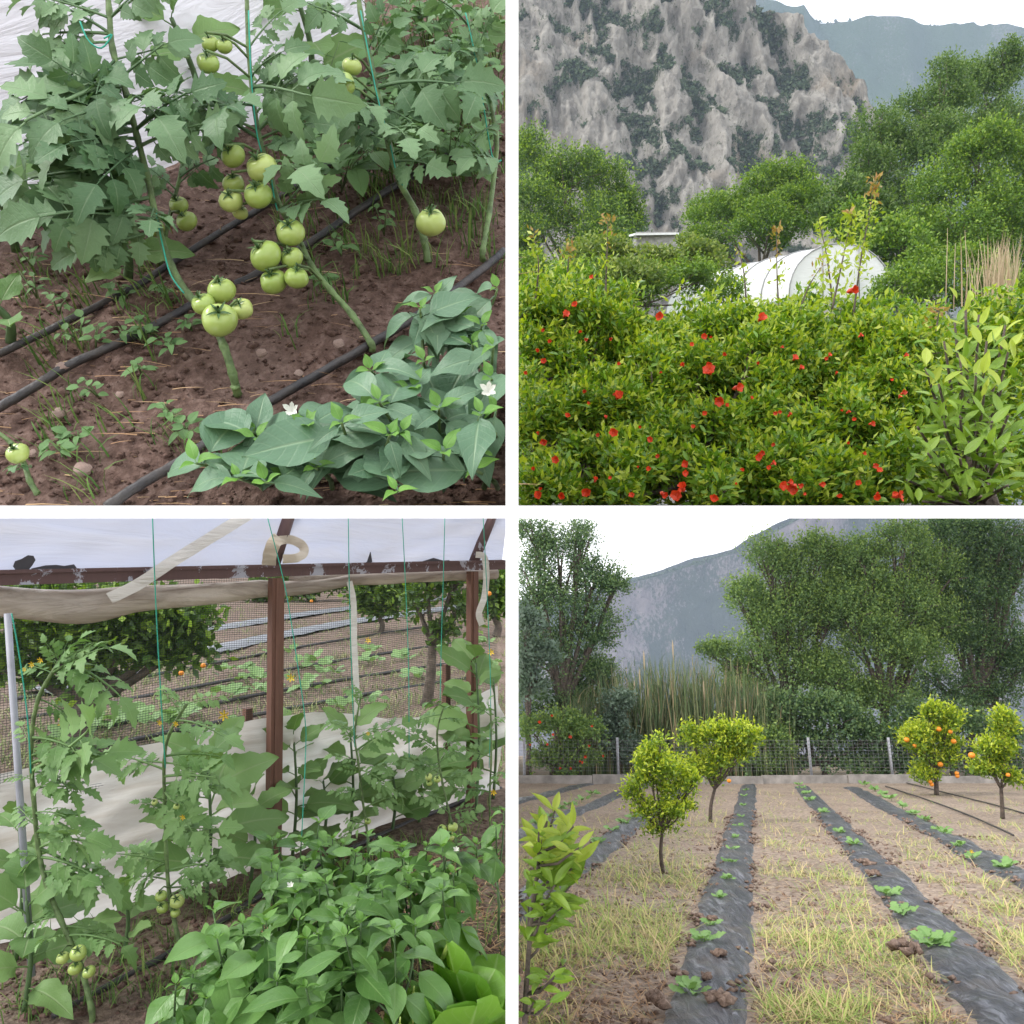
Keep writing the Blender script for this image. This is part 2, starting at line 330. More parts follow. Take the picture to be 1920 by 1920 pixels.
def calyx_mesh():
    b = MB()
    for k in range(5):
        V, F, U = leaf_geo(ovate(0.12, 0.6, 0.8), 4, 1, 0.3, 0.0, 0, 1)
        V[:, 2] += 0.3 * V[:, 1] * (1 - V[:, 1]) + (0.25 if k % 2 else -0.05) * V[:, 1] ** 2
        b.add(xf(V, (0, 0, 0.66), (math.cos(k * 1.257), math.sin(k * 1.257), 0.15), (0, 0, 1), 0.75), F, U)
    b.tube([(0, 0, 0.6), (0.05, 0, 0.95), (0.2, 0, 1.25)], [0.09, 0.07, 0.07], 5)
    return b.mesh('calyx', M['calyx'])
CALYX = calyx_mesh()
def flower_mesh(name, mat, n, w, cup, core=None):
    b = MB(); rg = random.Random(len(name) + n)
    for k in range(n):
        V, F, U = leaf_geo(ovate(w, 1.2, 0.7), 4, 1, 0.3, -0.3, 0.06, 1, seed=k); a = 2 * math.pi * k / n + rg.uniform(-0.2, 0.2)
        b.add(xf(V, (0, 0, 0), (math.cos(a), math.sin(a), cup * rg.uniform(0.6, 1.3)), (0, 0, 1), rg.uniform(0.85, 1.1)), F, U)
    if core: b.tube([(0, 0, -core), (0, 0, -core * 0.4), (0, 0, 0.1)], [0.12, 0.36, 0.34], 7)
    return b.mesh(name, mat)
FL_Y = flower_mesh('yellow_flower', M['petal_y'], 6, 0.16, 0.3); FL_W = flower_mesh('white_flower', M['petal_w'], 6, 0.26, 0.4)
FL_R = [flower_mesh('scarlet_flower', M['petal_r'], n, 0.42, c, 0.9) for n, c in ((6, 0.35), (5, 0.9), (7, 0.5))]
PEPPER = None
def pepper_fruit():
    b = MB(); b.tube([(0, 0, 0), (0.01, 0.12, -0.02), (0.0, 0.4, -0.06), (0.03, 0.75, -0.08), (0.1, 1.0, -0.05)], [0.04, 0.13, 0.12, 0.08, 0.015], 8)
    b.tube([(0, 0, 0), (0, -0.2, 0.08)], [0.035, 0.025], 5); return b.mesh('pepper', M['tomato'])
PEPPER = pepper_fruit()

def on_path(pts, t):
    k = t * (len(pts) - 1); i = min(int(k), len(pts) - 2); return pts[i].lerp(pts[i + 1], k - i)
def smooth_path(pts, n=4):
    if len(pts) < 3: return pts
    out = []; P = [pts[0]] + list(pts) + [pts[-1]]
    for i in range(1, len(P) - 2):
        for k in range(n):
            t = k / n; a, b, c, d = P[i - 1], P[i], P[i + 1], P[i + 2]
            out.append(0.5 * ((2 * b) + (c - a) * t + (2 * a - 5 * b + 4 * c - d) * t * t + (3 * b - a - 3 * c + d) * t ** 3))
    out.append(pts[-1]); return out
def tomato_plant(fr, label, stem, leaves=(), fruits=(), r=0.008, pal='a', auto=0, auto_L=0.22, t0=0.2, flowers=(), seed=0, group=None, lean=None):
    """stem: measured points (px, py, depth) from the ground up; leaves: (from, tip); fruits: (px, py, radius px, depth)."""
    rg = random.Random(seed); pts = [W(*p) for p in stem]; base = fr.drop(pts[0]) if (fr.RT @ pts[0]).z + fr.h < 0.25 else pts[0]
    if (base - pts[0]).length > 0.01: pts = [base] + pts
    t = thing('tomato_plant', label, 'tomato plant', base, fr, group)
    sp = smooth_path(pts, 5); b = MB(); n = len(sp); b.tube(sp, [r * 0.78 * (1.1 - 0.4 * i / n) * (1 + (0.22 if i % 5 == 0 else 0)) for i in range(n)], 7)
    part('stem', b.mesh('stem', M['stem_g']), t)
    cam_dir = lambda p: (-p).normalized()
    extra = [(x0, y0 + rg.uniform(5, 25), x1 + rg.uniform(-45, 45), y1 + rg.uniform(-40, 45)) for (x0, y0, x1, y1) in leaves if rg.random() < 0.85]
    def clear(x0, y0, x1, y1):
        return all(min(math.hypot(x0 + (x1 - x0) * k - f[0], y0 + (y1 - y0) * k - f[1]) for k in (0.45, 0.6, 0.75, 0.9, 1.05)) > f[2] + 12 for f in fruits)
    extra = [e_ for e_ in extra if clear(*e_)]; leaves = [e_ for e_ in leaves if clear(*e_) or fr is BL]
    for (x0, y0, x1, y1) in list(leaves) + extra:
        q = min(sp, key=lambda p: ((p.x / p.y / K + 960 - x0) ** 2 + (960 - p.z / p.y / K - y0) ** 2))
        tip = W(x1, y1, q.y + rg.uniform(-0.12, 0.08)); ax = tip - q
        nrm = fr.up * rg.uniform(0.5, 1.1) + cam_dir(q) * rg.uniform(0.1, 0.9) + Vector((rg.uniform(-0.7, 0.7), 0, rg.uniform(-0.3, 0.3)))
        inst(t, 'leaf', rg.choice(TOM[pal]), q, ax + fr.up * 0.1, nrm, ax.length * 1.06, rg.uniform(1.0, 1.25), tip=0.9)
    for i in range(auto):
        u = t0 + (1 - t0) * (i + 0.5) / auto; q = on_path(sp, u); a = i * 2.4 + seed; L = auto_L * (1.0 if u < 0.75 else 1.25 - 0.8 * (u - 0.45)) * rg.uniform(0.8, 1.2)
        ax = fr.R @ Vector((math.cos(a), math.sin(a) * 0.75 - 0.2, rg.uniform(0.0, 0.35) + (0.5 if u > 0.85 else 0)))
        inst(t, 'leaf', rg.choice(TOM[pal]), q, ax, fr.up + cam_dir(q) * 0.35, L, 1.1)
    if fruits:
        for (px, py, rp, d) in fruits:
            tb = MB()
            c = W(px, py, d); rad = rp * K * d; ax = (fr.up * 0.8 + Vector((rg.uniform(-0.5, 0.5), rg.uniform(-0.9, -0.1), rg.uniform(0, 0.5)))).normalized()
            o = inst(t, 'tomato', rg.choice(FRUIT), c, ax.orthogonal(), ax, rad, rg.uniform(0.9, 1.1), check=False)
            k = bpy.data.objects.new('calyx', CALYX); link(k, o); k.rotation_euler = (0, 0, rg.uniform(0, 6))
            q = min(sp, key=lambda p: (p - c).length); top = c + ax * rad * 1.15
            tb.tube([q, q.lerp(top, 0.5) + fr.up * rad * 0.5, top], 0.0028, 5, False); part('fruit_stalk', tb.mesh('fruit_stalk', M['stem_g']), t)
    for (px, py, d, s) in flowers:
        inst(t, 'flower', FL_Y, W(px, py, d), Vector((1, 0, 0.2)), Vector((0.1, -1, 0.1)), s * 0.7)
    return t
def pepper_plant(fr, label, apex, pal='a', L=0.11, forks=3, nleaf=7, spread=0.12, seed=0, group=None, stem_r=0.005, flowers=0, fruits=0, fork_h=0.5):
    rg = random.Random(seed); foot = fr.drop(apex); foot = foot + fr.R @ Vector((rg.uniform(-0.03, 0.03), rg.uniform(0, 0.05), 0))
    if fr is TL and foot.z < 0.04: foot = foot + fr.fw * ((0.04 - foot.z) / fr.fw.z)
    hgt = (apex - foot).length; t = thing('pepper_plant', label, 'pepper plant', foot, fr, group)
    fk = foot.lerp(apex, fork_h); b = MB(); b.tube([foot, foot.lerp(fk, 0.5) + Vector((0.005, 0, 0)), fk], [stem_r, stem_r * 0.9, stem_r * 0.8], 6)
    for f in range(forks):
        a = 2 * math.pi * f / forks + rg.uniform(-0.4, 0.4) + seed; off = Vector((math.cos(a), math.sin(a), 0)) * spread * rg.uniform(0.6, 1.1) * (0 if (f == 0 and forks > 1) else 1)
        top = apex + fr.R @ (off + Vector((0, 0, -rg.uniform(0, 0.06))))
        if not fr.ok(top, 0.02): continue
        path = [fk, fk.lerp(top, 0.5) + fr.R @ (off * 0.25), top]; sp = smooth_path(path, 4)
        b.tube(sp, [stem_r * (0.7 - 0.35 * i / len(sp)) for i in range(len(sp))], 5)
        for i in range(nleaf):
            u = 0.3 + 0.7 * (i + 0.5) / nleaf; q = on_path(sp, u); aa = i * 2.39996 + rg.uniform(-0.4, 0.4) + f
            el = rg.uniform(-0.95, 0.3) + (0.4 if u > 0.85 else 0); ll = L * rg.uniform(0.55, 1.35) * (0.75 if u > 0.88 else 1)
            ax = fr.R @ Vector((math.cos(aa), math.sin(aa), el)); nr = fr.up + (-q).normalized() * 0.25 + Vector((rg.uniform(-0.3, 0.3), rg.uniform(-0.3, 0.3), 0))
            inst(t, 'leaf', rg.choice(PEP[pal]), q, ax, nr, ll, rg.uniform(0.9, 1.15))
        for i in range(3):
            aa = i * 2.1 + f; inst(t, 'leaf', rg.choice(PEP['y']), top, fr.R @ Vector((math.cos(aa), math.sin(aa), 1.0)), fr.up - (fr.R @ Vector((math.cos(aa), math.sin(aa), 0))) * 0.8, L * rg.uniform(0.2, 0.36))
    part('stem', b.mesh('stem', M['stem_d' if pal == 'b' else 'stem_g']), t)
    for i in range(flowers):
        a = rg.uniform(0, 6); p = apex + fr.R @ Vector((math.cos(a) * spread * 0.8, math.sin(a) * spread * 0.6, -0.02))
        if fr.ok(p, 0.03): inst(t, 'flower', FL_W, p, Vector((1, 0, 0)), (-p).normalized() + fr.up, 0.016)
    for i in range(fruits):
        a = rg.uniform(0, 6); p = apex + fr.R @ Vector((math.cos(a) * spread * 0.6, math.sin(a) * spread * 0.6 - 0.03, -hgt * rg.uniform(0.3, 0.55)))
        inst(t, 'pepper', PEPPER, p, fr.R @ Vector((rg.uniform(-1, 1), -0.2, -1.2)), fr.up, 0.09)
    return t
def eggplant(fr, label, foot, hgt, L, n=9, seed=0, group=None, lean=(0, 0)):
    rg = random.Random(seed); t = thing('eggplant', label, 'eggplant', foot, fr, group)
    top = foot + fr.R @ Vector((lean[0], lean[1], hgt)); sp = smooth_path([foot, foot.lerp(top, 0.5) + Vector((0.02, 0, 0)), top], 5)
    b = MB(); b.tube(sp, [0.011 * (1 - 0.5 * i / len(sp)) for i in range(len(sp))], 6)
    for i in range(n):
        u = 0.25 + 0.75 * i / max(1, n - 1); q = on_path(sp, u); a = i * 2.4 + seed * 1.3; el = rg.uniform(0.1, 0.7) + (0.5 if u > 0.8 else 0)
        ax = fr.R @ Vector((math.cos(a), math.sin(a) * 0.8, el))
        inst(t, 'leaf', rg.choice(EGG), q, ax, fr.up + (-q).normalized() * 0.8 - ax * 0.1, L * rg.uniform(0.7, 1.15) * (1.05 - 0.25 * u), rg.uniform(0.9, 1.15))
    part('stem', b.mesh('stem', M['stem_d']), t); return t
def weed(fr, label, foot, hgt, n=9, seed=0, L=0.035, cat='weed', group=None, name='weed'):
    rg = random.Random(seed); t = thing(name, label, cat, foot, fr, group); b = MB()
    for s in range(max(1, n // 5)):
        top = foot + fr.R @ Vector((rg.uniform(-0.5, 0.5) * hgt, rg.uniform(-0.5, 0.5) * hgt, hgt * rg.uniform(0.6, 1)))
        b.tube([foot, foot.lerp(top, 0.5) + fr.up * 0.1 * hgt, top], [0.002, 0.0016, 0.001], 4)
        for i in range(5):
            q = foot.lerp(top, 0.3 + 0.7 * i / 4); a = i * 2.4 + rg.uniform(0, 1) + s
            inst(t, 'leaf', rg.choice(WEED), q, fr.R @ Vector((math.cos(a), math.sin(a), rg.uniform(-0.1, 0.5))), fr.up, L * rg.uniform(0.7, 1.3))
    part('stem', b.mesh('stem', M['stem_g']), t); return t

# many small leaves / blades as arrays --------------------------------------------------------
def quads(P, A, N, Ln, Wd, fold=0.25, mid=0.45):
    """folded leaf of 2 triangles: base, right, tip, left"""
    A = A / np.linalg.norm(A, axis=1, keepdims=True); N = N - A * (N * A).sum(1, keepdims=True); N /= np.linalg.norm(N, axis=1, keepdims=True) + 1e-9
    X = np.cross(A, N); Ln = Ln[:, None]; w = Ln * Wd
    m = P + A * Ln * mid + N * w * fold
    V = np.stack([P, m + X * w, P + A * Ln, m - X * w], 1).reshape(-1, 3); i = np.arange(len(P))[:, None] * 4
    F = np.concatenate([i + [0, 1, 2], i + [0, 2, 3]], 0)
    return V, F
def unit(rg, n):
    v = rg.normal(size=(n, 3)); return v / np.linalg.norm(v, axis=1, keepdims=True)
def foliage(lobes, n_plume, per, leaf, rg, up, out=0.8, upb=0.5, plen=(0.35, 0.7), inner=(0.15, 0.8), wd=0.28, jit=0.5, flip=-0.3):
    """feathery shoots spread through ellipsoid lobes -> arrays P, A, N, L and position along the shoot"""
    c = np.array([l[0] for l in lobes], float); r = np.array([l[1] for l in lobes], float); wgt = (r[:, 0] * r[:, 2]); wgt = wgt / wgt.sum()
    k = rg.choice(len(lobes), n_plume, p=wgt); u = unit(rg, n_plume); u[:, 2] = np.where(u[:, 2] < flip, -u[:, 2], u[:, 2])
    rr = r[k]; q = rg.uniform(inner[0], inner[1], (n_plume, 1)) ** 0.6
    p0 = c[k] + u * rr * q; d = u * out + np.array(up)[None] * upb + rg.normal(size=(n_plume, 3)) * 0.25; d /= np.linalg.norm(d, axis=1, keepdims=True)
    ln = rr.mean(1) * rg.uniform(plen[0], plen[1], n_plume)
    s = np.tile((np.arange(per) + 0.5) / per, (n_plume, 1)) + rg.uniform(-0.3 / per, 0.3 / per, (n_plume, per))
    P = p0[:, None] + d[:, None] * (ln[:, None] * s)[..., None] + rg.normal(size=(n_plume, per, 3)) * (leaf * jit)
    A = d[:, None] * rg.uniform(0.3, 1.0, (n_plume, per, 1)) + unit(rg, n_plume * per).reshape(n_plume, per, 3) * 0.9
    N = unit(rg, n_plume * per) + np.array(up)[None] * 0.9
    L = leaf * rg.uniform(0.6, 1.3, n_plume * per)
    return P.reshape(-1, 3), A.reshape(-1, 3), N, L, s.reshape(-1)
def bay_mask(P, fr, m=0.012): return (P[:, 0] * fr.bay[0] > m) & (P[:, 2] * fr.bay[1] > m)
def tree(fr, name, label, cat, lobes, foot, trunk_r, leaf, mats, n_plume=900, per=9, seed=0, group=None, limbs=5, upb=0.5, out=0.8, tipf=0.75, wd=0.28, plen=(0.35, 0.7), fruits=(), margin=0.02, trunk_mat='bark', fork=0.45, flip=-0.3, flowers=(), split=5, core=0.8):
    """lobes: (px, py, rx px, ry px, depth)  measured sizes turned into metres at that depth"""
    rg = np.random.default_rng(seed); rr = random.Random(seed)
    lb = [(tuple(W(px, py, d)), (rx * K * d, 0.8 * rx * K * d, ry * K * d)) for (px, py, rx, ry, d) in lobes]
    t = thing(name, label, cat, foot, fr, group)
    fl_ = lb
    if split:
        fl_ = [(c, tuple(x * core for x in r)) for c, r in lb]
        for c, r in lb:
            for q in range(split):
                u = unit(rg, 1)[0] * rg.uniform(0.35, 0.8); k = rg.uniform(0.34, 0.58); fl_.append((tuple(np.array(c) + u * np.array(r)), tuple(x * k for x in r)))
    P, A, N, L, s = foliage(fl_, n_plume, per, leaf, rg, tuple(fr.up), out, upb, plen, wd=wd, flip=flip)
    tipP = P + A / np.linalg.norm(A, axis=1, keepdims=True) * L[:, None]
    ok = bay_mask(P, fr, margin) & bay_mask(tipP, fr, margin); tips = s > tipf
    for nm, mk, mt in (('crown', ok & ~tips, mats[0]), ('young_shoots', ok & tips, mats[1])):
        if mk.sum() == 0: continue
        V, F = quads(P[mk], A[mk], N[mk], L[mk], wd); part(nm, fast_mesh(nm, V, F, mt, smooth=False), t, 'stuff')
    b = MB(); cm = sum((Vector(l[0]) for l in lb), Vector()) / len(lb); fk = foot.lerp(cm, fork)
    b.tube(smooth_path([foot, foot.lerp(fk, 0.5) + fr.R @ Vector((trunk_r * rr.uniform(-1, 1), 0, 0)), fk], 4), [trunk_r * (1.15 - 0.35 * i / 8) for i in range(9)], 8)
    part('trunk', b.mesh('trunk', M[trunk_mat]), t); b = MB()
    for i, (c, r) in enumerate(lb):
        c = Vector(c); c.z = max(c.z, 0.05) if fr.bay[1] > 0 else c.z; b.tube(smooth_path([fk, fk.lerp(c, 0.5) - fr.up * 0.1 * r[2], c], 3), [trunk_r * x for x in (0.65, 0.58, 0.5, 0.42, 0.35, 0.28, 0.2)], 6)
        for j in range(limbs):
            u = Vector(unit(rg, 1)[0]); e = c + Vector((u.x * r[0], u.y * r[1], abs(u.z) * r[2])) * 0.85
            if fr.ok(e, margin): b.tube([fk.lerp(c, rr.uniform(0.5, 1)), c.lerp(e, 0.5), e], [trunk_r * 0.25, trunk_r * 0.17, trunk_r * 0.06], 5)
    part('branches', b.mesh('branches', M[trunk_mat]), t)
    for (px, py, rp, d) in fruits:
        inst(t, 'orange', ORANGE, W(px, py, d), Vector((1, 0, 0)), Vector((0, 0, 1)), rp * K * d, check=False)
    for (px, py, rp, d) in flowers:
        inst(t, 'flower', rr.choice(FL_R), W(px, py, d), Vector((rr.uniform(-1, 1), rr.uniform(-0.3, 0.3), rr.uniform(-1, 1))), Vector((rr.uniform(-0.7, 0.7), -1, rr.uniform(-0.4, 0.8))), rp * K * d, check=False)
    return t
def orange_mesh():
    V = []; n, m = 14, 9
    for i in range(m + 1):
        a = math.pi * i / m
        for k in range(n): V.append((math.sin(a) * math.cos(6.28318 * k / n), math.sin(a) * math.sin(6.28318 * k / n), math.cos(a) * 0.93 - 0.08 * math.exp(-(a / 0.3) ** 2)))
    return fast_mesh('orange', V, [(i * n + k, (i + 1) * n + k, (i + 1) * n + (k + 1) % n, i * n + (k + 1) % n) for i in range(m) for k in range(n)], M['orange'])
ORANGE = orange_mesh()
def blades(P, L, rg, up, w=0.03, bend=0.5, lie=0.0):
    """curved grass blades, 3 segments"""
    n = len(P); a = rg.uniform(0, 2 * math.pi, n); h = np.stack([np.cos(a), np.sin(a), np.zeros(n)], 1); U = np.array(up)[None]
    x = np.cross(h, U); x /= np.linalg.norm(x, axis=1, keepdims=True); out = []
    bd = rg.uniform(0.2, 1.2, n)[:, None] * bend
    for t, ww in ((0, 1.0), (0.4, 0.8), (0.75, 0.5)):
        c = P + U * (L[:, None] * (t - lie * t - 0.35 * bd * t * t)) + h * (L[:, None] * (bd * t * t + lie * t))
        out += [c - x * (w * ww * L)[:, None] * 0.5, c + x * (w * ww * L)[:, None] * 0.5]
    out.append(P + U * (L[:, None] * (1 - lie - 0.35 * bd)) + h * (L[:, None] * (bd + lie)))
    V = np.stack(out, 1).reshape(-1, 3); i = np.arange(n)[:, None] * 7
    F = np.concatenate([i + f for f in ([0, 1, 3], [0, 3, 2], [2, 3, 5], [2, 5, 4], [4, 5, 6])], 0)
    return V, F
ICO = None
def clods(P, S, rg, up):
    """rough 8-faced lumps"""
    o = np.array([[1, 0, 0], [-1, 0, 0], [0, 1, 0], [0, -1, 0], [0, 0, 1], [0, 0, -1], [0.6, 0.6, 0.55], [-0.6, -0.6, 0.55]], float)
    f = np.array([[4, 6, 2], [4, 0, 6], [6, 0, 2], [4, 2, 1], [4, 1, 7], [7, 1, 3], [4, 7, 3], [4, 3, 0], [5, 2, 0], [5, 1, 2], [5, 3, 1], [5, 0, 3]])
    n = len(P); q = o[None] * rg.uniform(0.55, 1.25, (n, 8, 1)); a = rg.uniform(0, 6.28, n); ca, sa = np.cos(a)[:, None], np.sin(a)[:, None]
    x = q[..., 0] * ca - q[..., 1] * sa; y = q[..., 0] * sa + q[..., 1] * ca; q = np.stack([x, y, q[..., 2] * 0.75], -1)
    V = P[:, None] + q * S[:, None, None]; F = (np.arange(n)[:, None, None] * 8 + f[None]).reshape(-1, 3)
    return V.reshape(-1, 3), F
def sheet(fr, xs, ys, fn, mat, name):
    V = []; 
    for y in ys:
        for x in xs: V.append(fr.R @ Vector((x, y, fn(x, y) - fr.h)))
    k = len(xs); F = np.array([(i * k + j, i * k + j + 1, (i + 1) * k + j + 1, (i + 1) * k + j) for i in range(len(ys) - 1) for j in range(k - 1)])
    me = fast_mesh(name, np.array([tuple(v) for v in V]), F, mat); o = bpy.data.objects.new(name, me); link(o)
    return tag(o, kind='structure')
def spaced(a, b, step, grow=1.0):
    out = [a]
    while out[-1] < b: out.append(min(b, out[-1] + step)); step *= grow
    return out
def fbm(x, y, z=0.0, o=4): return noise.fractal(Vector((x, y, z)), 1.0, 2.0, o)
WORDS = ['first', 'second', 'third', 'fourth', 'fifth', 'sixth', 'seventh', 'eighth', 'ninth', 'tenth', 'eleventh', 'twelfth', 'thirteenth', 'fourteenth', 'fifteenth', 'sixteenth', 'seventeenth', 'eighteenth', 'nineteenth', 'twentieth', 'twenty-first', 'twenty-second', 'twenty-third', 'twenty-fourth', 'twenty-fifth', 'twenty-sixth', 'twenty-seventh', 'twenty-eighth', 'twenty-ninth', 'thirtieth']
def hose(fr, label, px, rad, lift=0.0, name='drip_hose', mat='hose'):
    pts = [fr.gnd(x, y, rad * 0.8 + lift) for x, y in px]; sp = smooth_path(pts, 6); b = MB(); rg = random.Random(len(label))
    sp = [p + Vector((0, 0, 1)) * rg.uniform(-0.1, 0.1) * rad for p in sp]; b.tube(sp, rad, 8)
    return solo(name, b.mesh(name, M[mat]), label, 'hose', pts[0], fr)
def twine(fr, label, pts, rad=0.0011, name='support_string'):
    p = [W(*q) for q in pts]; b = MB(); b.tube(smooth_path(p, 4), rad, 5)
    return solo(name, b.mesh(name, M['string']), label, 'string', p[0], fr)
# ---------------------------------------------------------------- the setting: gutter dividers and grounds
def prism(name, poly, axis, half, mat, kind='structure'):
    V = []
    for s in (-half, half):
        for (a, b_) in poly: V.append((s, a, b_) if axis == 'x' else (b_, a, s))
    n = len(poly); F = [tuple(range(n)), tuple(range(2 * n - 1, n - 1, -1))] + [(i, i + n, (i + 1) % n + n, (i + 1) % n) for i in range(n)]
    o = bpy.data.objects.new(name, fast_mesh(name, V, F, mat, smooth=False)); link(o); return tag(o, kind=kind)
Y0 = 1.1; HW = 12 * K * Y0
e = lambda y: 0.72 + (y - Y0) * 0.66
prism('gutter_wall', [(Y0, -e(Y0)), (1.6, -e(1.6)), (1.6, e(1.6)), (Y0, e(Y0))], 'x', HW, M['white'])  # upright divider standing in for the white gutter between the four views
prism('gutter_slab', [(Y0 + 0.001, HW), (Y0 + 0.001, e(Y0)), (5.6, e(5.6)), (5.6, HW)], 'z', HW, M['white'])        # stands in for the gutter between the right views; carries the pomegranates
prism('gutter_slab', [(Y0 + 0.001, -e(Y0)), (Y0 + 0.001, -HW), (1.37, -HW), (1.37, -e(1.37))], 'z', HW, M['white'])  # stands in for the gutter between the left views, below the tomato bank
g = spaced
V = [(HW + 0.002, 1.5, HW + 0.004), (1.0, 1.5, HW + 0.004), (3.6, 5.55, HW + 0.004), (HW + 0.002, 5.55, HW + 0.004)]
o = bpy.data.objects.new('ground', fast_mesh('ground', V, [(0, 1, 2, 3)], M['soil_bl'])); link(o); tag(o, kind='structure')   # soil on the gutter slab
def tl_h(x, y):
    k = min(1, max(0, (y - 0.95) / 0.25)); return k * (0.028 * fbm(x * 2.2, y * 2.2) + 0.016 * fbm(x * 9, y * 9, 3) + 0.008 * fbm(x * 30, y * 30, 5)) - 0.02
sheet(TL, g(-1.98, -0.01, 0.02), g(0.905, 3.7, 0.02, 1.006), tl_h, M['soil_tl'], 'ground')
def bl_h(x, y): return 0.03 * fbm(x * 1.5, y * 1.5, 1) + 0.012 * fbm(x * 8, y * 8, 2) if y < 7 else 0.05 * fbm(x * 0.5, y * 0.5, 1) + 0.02 * fbm(x * 3, y * 3)
sheet(BL, [-60, -40, -25, -15, -10] + g(-7, -0.0, 0.05), [-45, -20, -8, 0] + g(1.6, 7, 0.05) + g(7.15, 70, 0.15, 1.04), bl_h, M['soil_bl'], 'ground')
VP = BR.RT @ W(1420, 1385, 1); RD = Vector((VP.x, VP.y, 0)).normalized(); RE = Vector((RD.y, -RD.x, 0))
def br_h(x, y): return 0.05 * fbm(x * 0.5, y * 0.5, 4) + 0.025 * fbm(x * 2.3, y * 2.3, 2) + (0.012 * fbm(x * 8, y * 8, 6) if y < 14 else 0) - 0.03
sheet(BR, g(0.0, 9, 0.07) + [12, 16, 22, 30, 45, 70], g(2.2, 13, 0.07) + g(13.2, 90, 0.2, 1.05), br_h, M['soil_br'], 'ground')
gp = bpy.data.objects.new('ground', fast_mesh('ground', [(0, -45, -2.45), (60, -45, -2.45), (60, 2.0, -2.45), (0, 2.0, -2.45)], [(0, 1, 2, 3)], M['soil_br'])); link(gp); tag(gp, kind='structure')

# ---------------------------------------------------------------- top left: tomatoes on red soil
rg = np.random.default_rng(5); rnd = random.Random(5)
def tl_pts(n, region=None):
    out = []
    while len(out) < n:
        px, py = rnd.uniform(-30, 950), rnd.uniform(150, 950)
        p = TL.gnd(px, py); l = TL.RT @ p
        if TL.ok(p, 0.015): out.append(TL.R @ Vector((l.x, l.y, tl_h(l.x, l.y) - TL.h)))
    return np.array([tuple(p) for p in out])
P = tl_pts(5200); S = rg.gamma(1.6, 0.0028, len(P)).clip(0.0015, 0.017); V, F = clods(P, S, rg, TL.up)
solo('soil_clods', fast_mesh('soil_clods', V, F, M['clod'], smooth=False), 'loose reddish soil crumbs between the tomato plants', 'soil', TL.gnd(400, 700), TL, kind='stuff')
P = tl_pts(650); P = P[(P[:, 0] > -1.4)]; V, F = blades(P + np.array(TL.up) * 0.006, rg.uniform(0.02, 0.075, len(P)), rg, TL.up, 0.045, 0.5, 0.85)
solo('straw_litter', fast_mesh('straw_litter', V, F, M['straw']), 'dry straw and leaf litter scattered on the red soil', 'straw', TL.gnd(700, 800), TL, kind='stuff')
# stones
def stone_mesh(seed):
    b = np.random.default_rng(seed); V = []; n, m = 9, 6
    for i in range(m + 1):
        for k in range(n):
            a, t = math.pi * i / m, 6.28318 * k / n; d = Vector((math.sin(a) * math.cos(t), math.sin(a) * math.sin(t), math.cos(a) * 0.7)); V.append(d * (1 + 0.3 * noise.noise(d * 1.4 + Vector((seed, 0, 0)))))
    return fast_mesh('stone', np.array([tuple(v) for v in V]), [(i * n + k, (i + 1) * n + k, (i + 1) * n + (k + 1) % n, i * n + (k + 1) % n) for i in range(m) for k in range(n)], M['stone'], smooth=False)
STONE = [stone_mesh(i) for i in range(3)]
for i, (px, py, r, lb) in enumerate([(110, 775, 12, 'pale round stone left of the bright weed on red soil'), (155, 880, 16, 'large flat stone near the lower left corner'), (118, 688, 13, 'pinkish stone lying against the left drip hose'),
        (490, 662, 10, 'stone right of the lowest tomato stem'), (635, 645, 11, 'stone on open soil left of the middle drip hose'), (560, 700, 9, 'small stone above the grey green pepper leaves'), (60, 850, 9, 'small stone beside the half hidden tomato at the left edge'), (665, 600, 10, 'stone beside the slanting bare tomato stem'), (225, 740, 8, 'small stone below the weeds near the left hose')]):
    p = TL.gnd(px, py, 0.004); o = bpy.data.objects.new('stone', STONE[i % 3]); o.matrix_basis = Matrix.Translation(p) @ TL.R4 @ Matrix.Rotation(i * 1.7, 4, 'Z') @ Matrix.Scale(r * K * p.y, 4); link(o); tag(o, lb, 'stone', 'stones on the red soil')
hose(TL, 'black drip hose running from the left edge under the tomato clusters', [(-20, 775), (60, 728), (130, 685), (230, 640), (310, 600), (390, 556), (480, 515), (570, 462), (640, 415), (720, 362), (820, 303), (880, 270)], 0.0088, -0.004)
hose(TL, 'thinner black drip hose behind, nearest the white sheet', [(-20, 672), (80, 625), (170, 580), (250, 540), (330, 488), (430, 425), (520, 372), (620, 305), (700, 255)], 0.0078, -0.004)
hose(TL, 'black drip hose in front, passing under the pepper leaves', [(200, 950), (270, 905), (350, 858), (430, 800), (520, 745), (600, 700), (670, 660), (750, 612), (830, 560), (910, 500), (945, 470)], 0.009, -0.003)
# white plastic sheet behind the tomatoes
def film_mat(name, col, trans=0.35, dirt=(0.45, 0.36, 0.27), damt=0.3, rough=0.35, streak=(1.5, 1.5, 12)):
    m, n, l = nt(name); oc = obj_coord(n); mp = n.new('ShaderNodeMapping'); mp.inputs['Scale'].default_value = streak; l.new(oc, mp.inputs[0])
    f = noi(n, l, 1.3, 5, 0.6, mp.outputs[0], 0.6); f2 = noi(n, l, 0.7, 4, 0.6, oc)
    k = math_(n, l, 'MULTIPLY', ramp(n, l, math_(n, l, 'MULTIPLY', f, math_(n, l, 'ADD', f2, 0.5)), [(0.38, (0, 0, 0)), (0.75, (1, 1, 1))]), damt)
    c = mixc(n, l, k, col, dirt); return finish(m, n, l, c, rough, bump(n, l, f, 0.5, 0.06), trans, c, 0.45)
M['film_tl'] = film_mat('white plastic film', (0.72, 0.71, 0.76), 0.25, (0.45, 0.44, 0.45), 0.35)
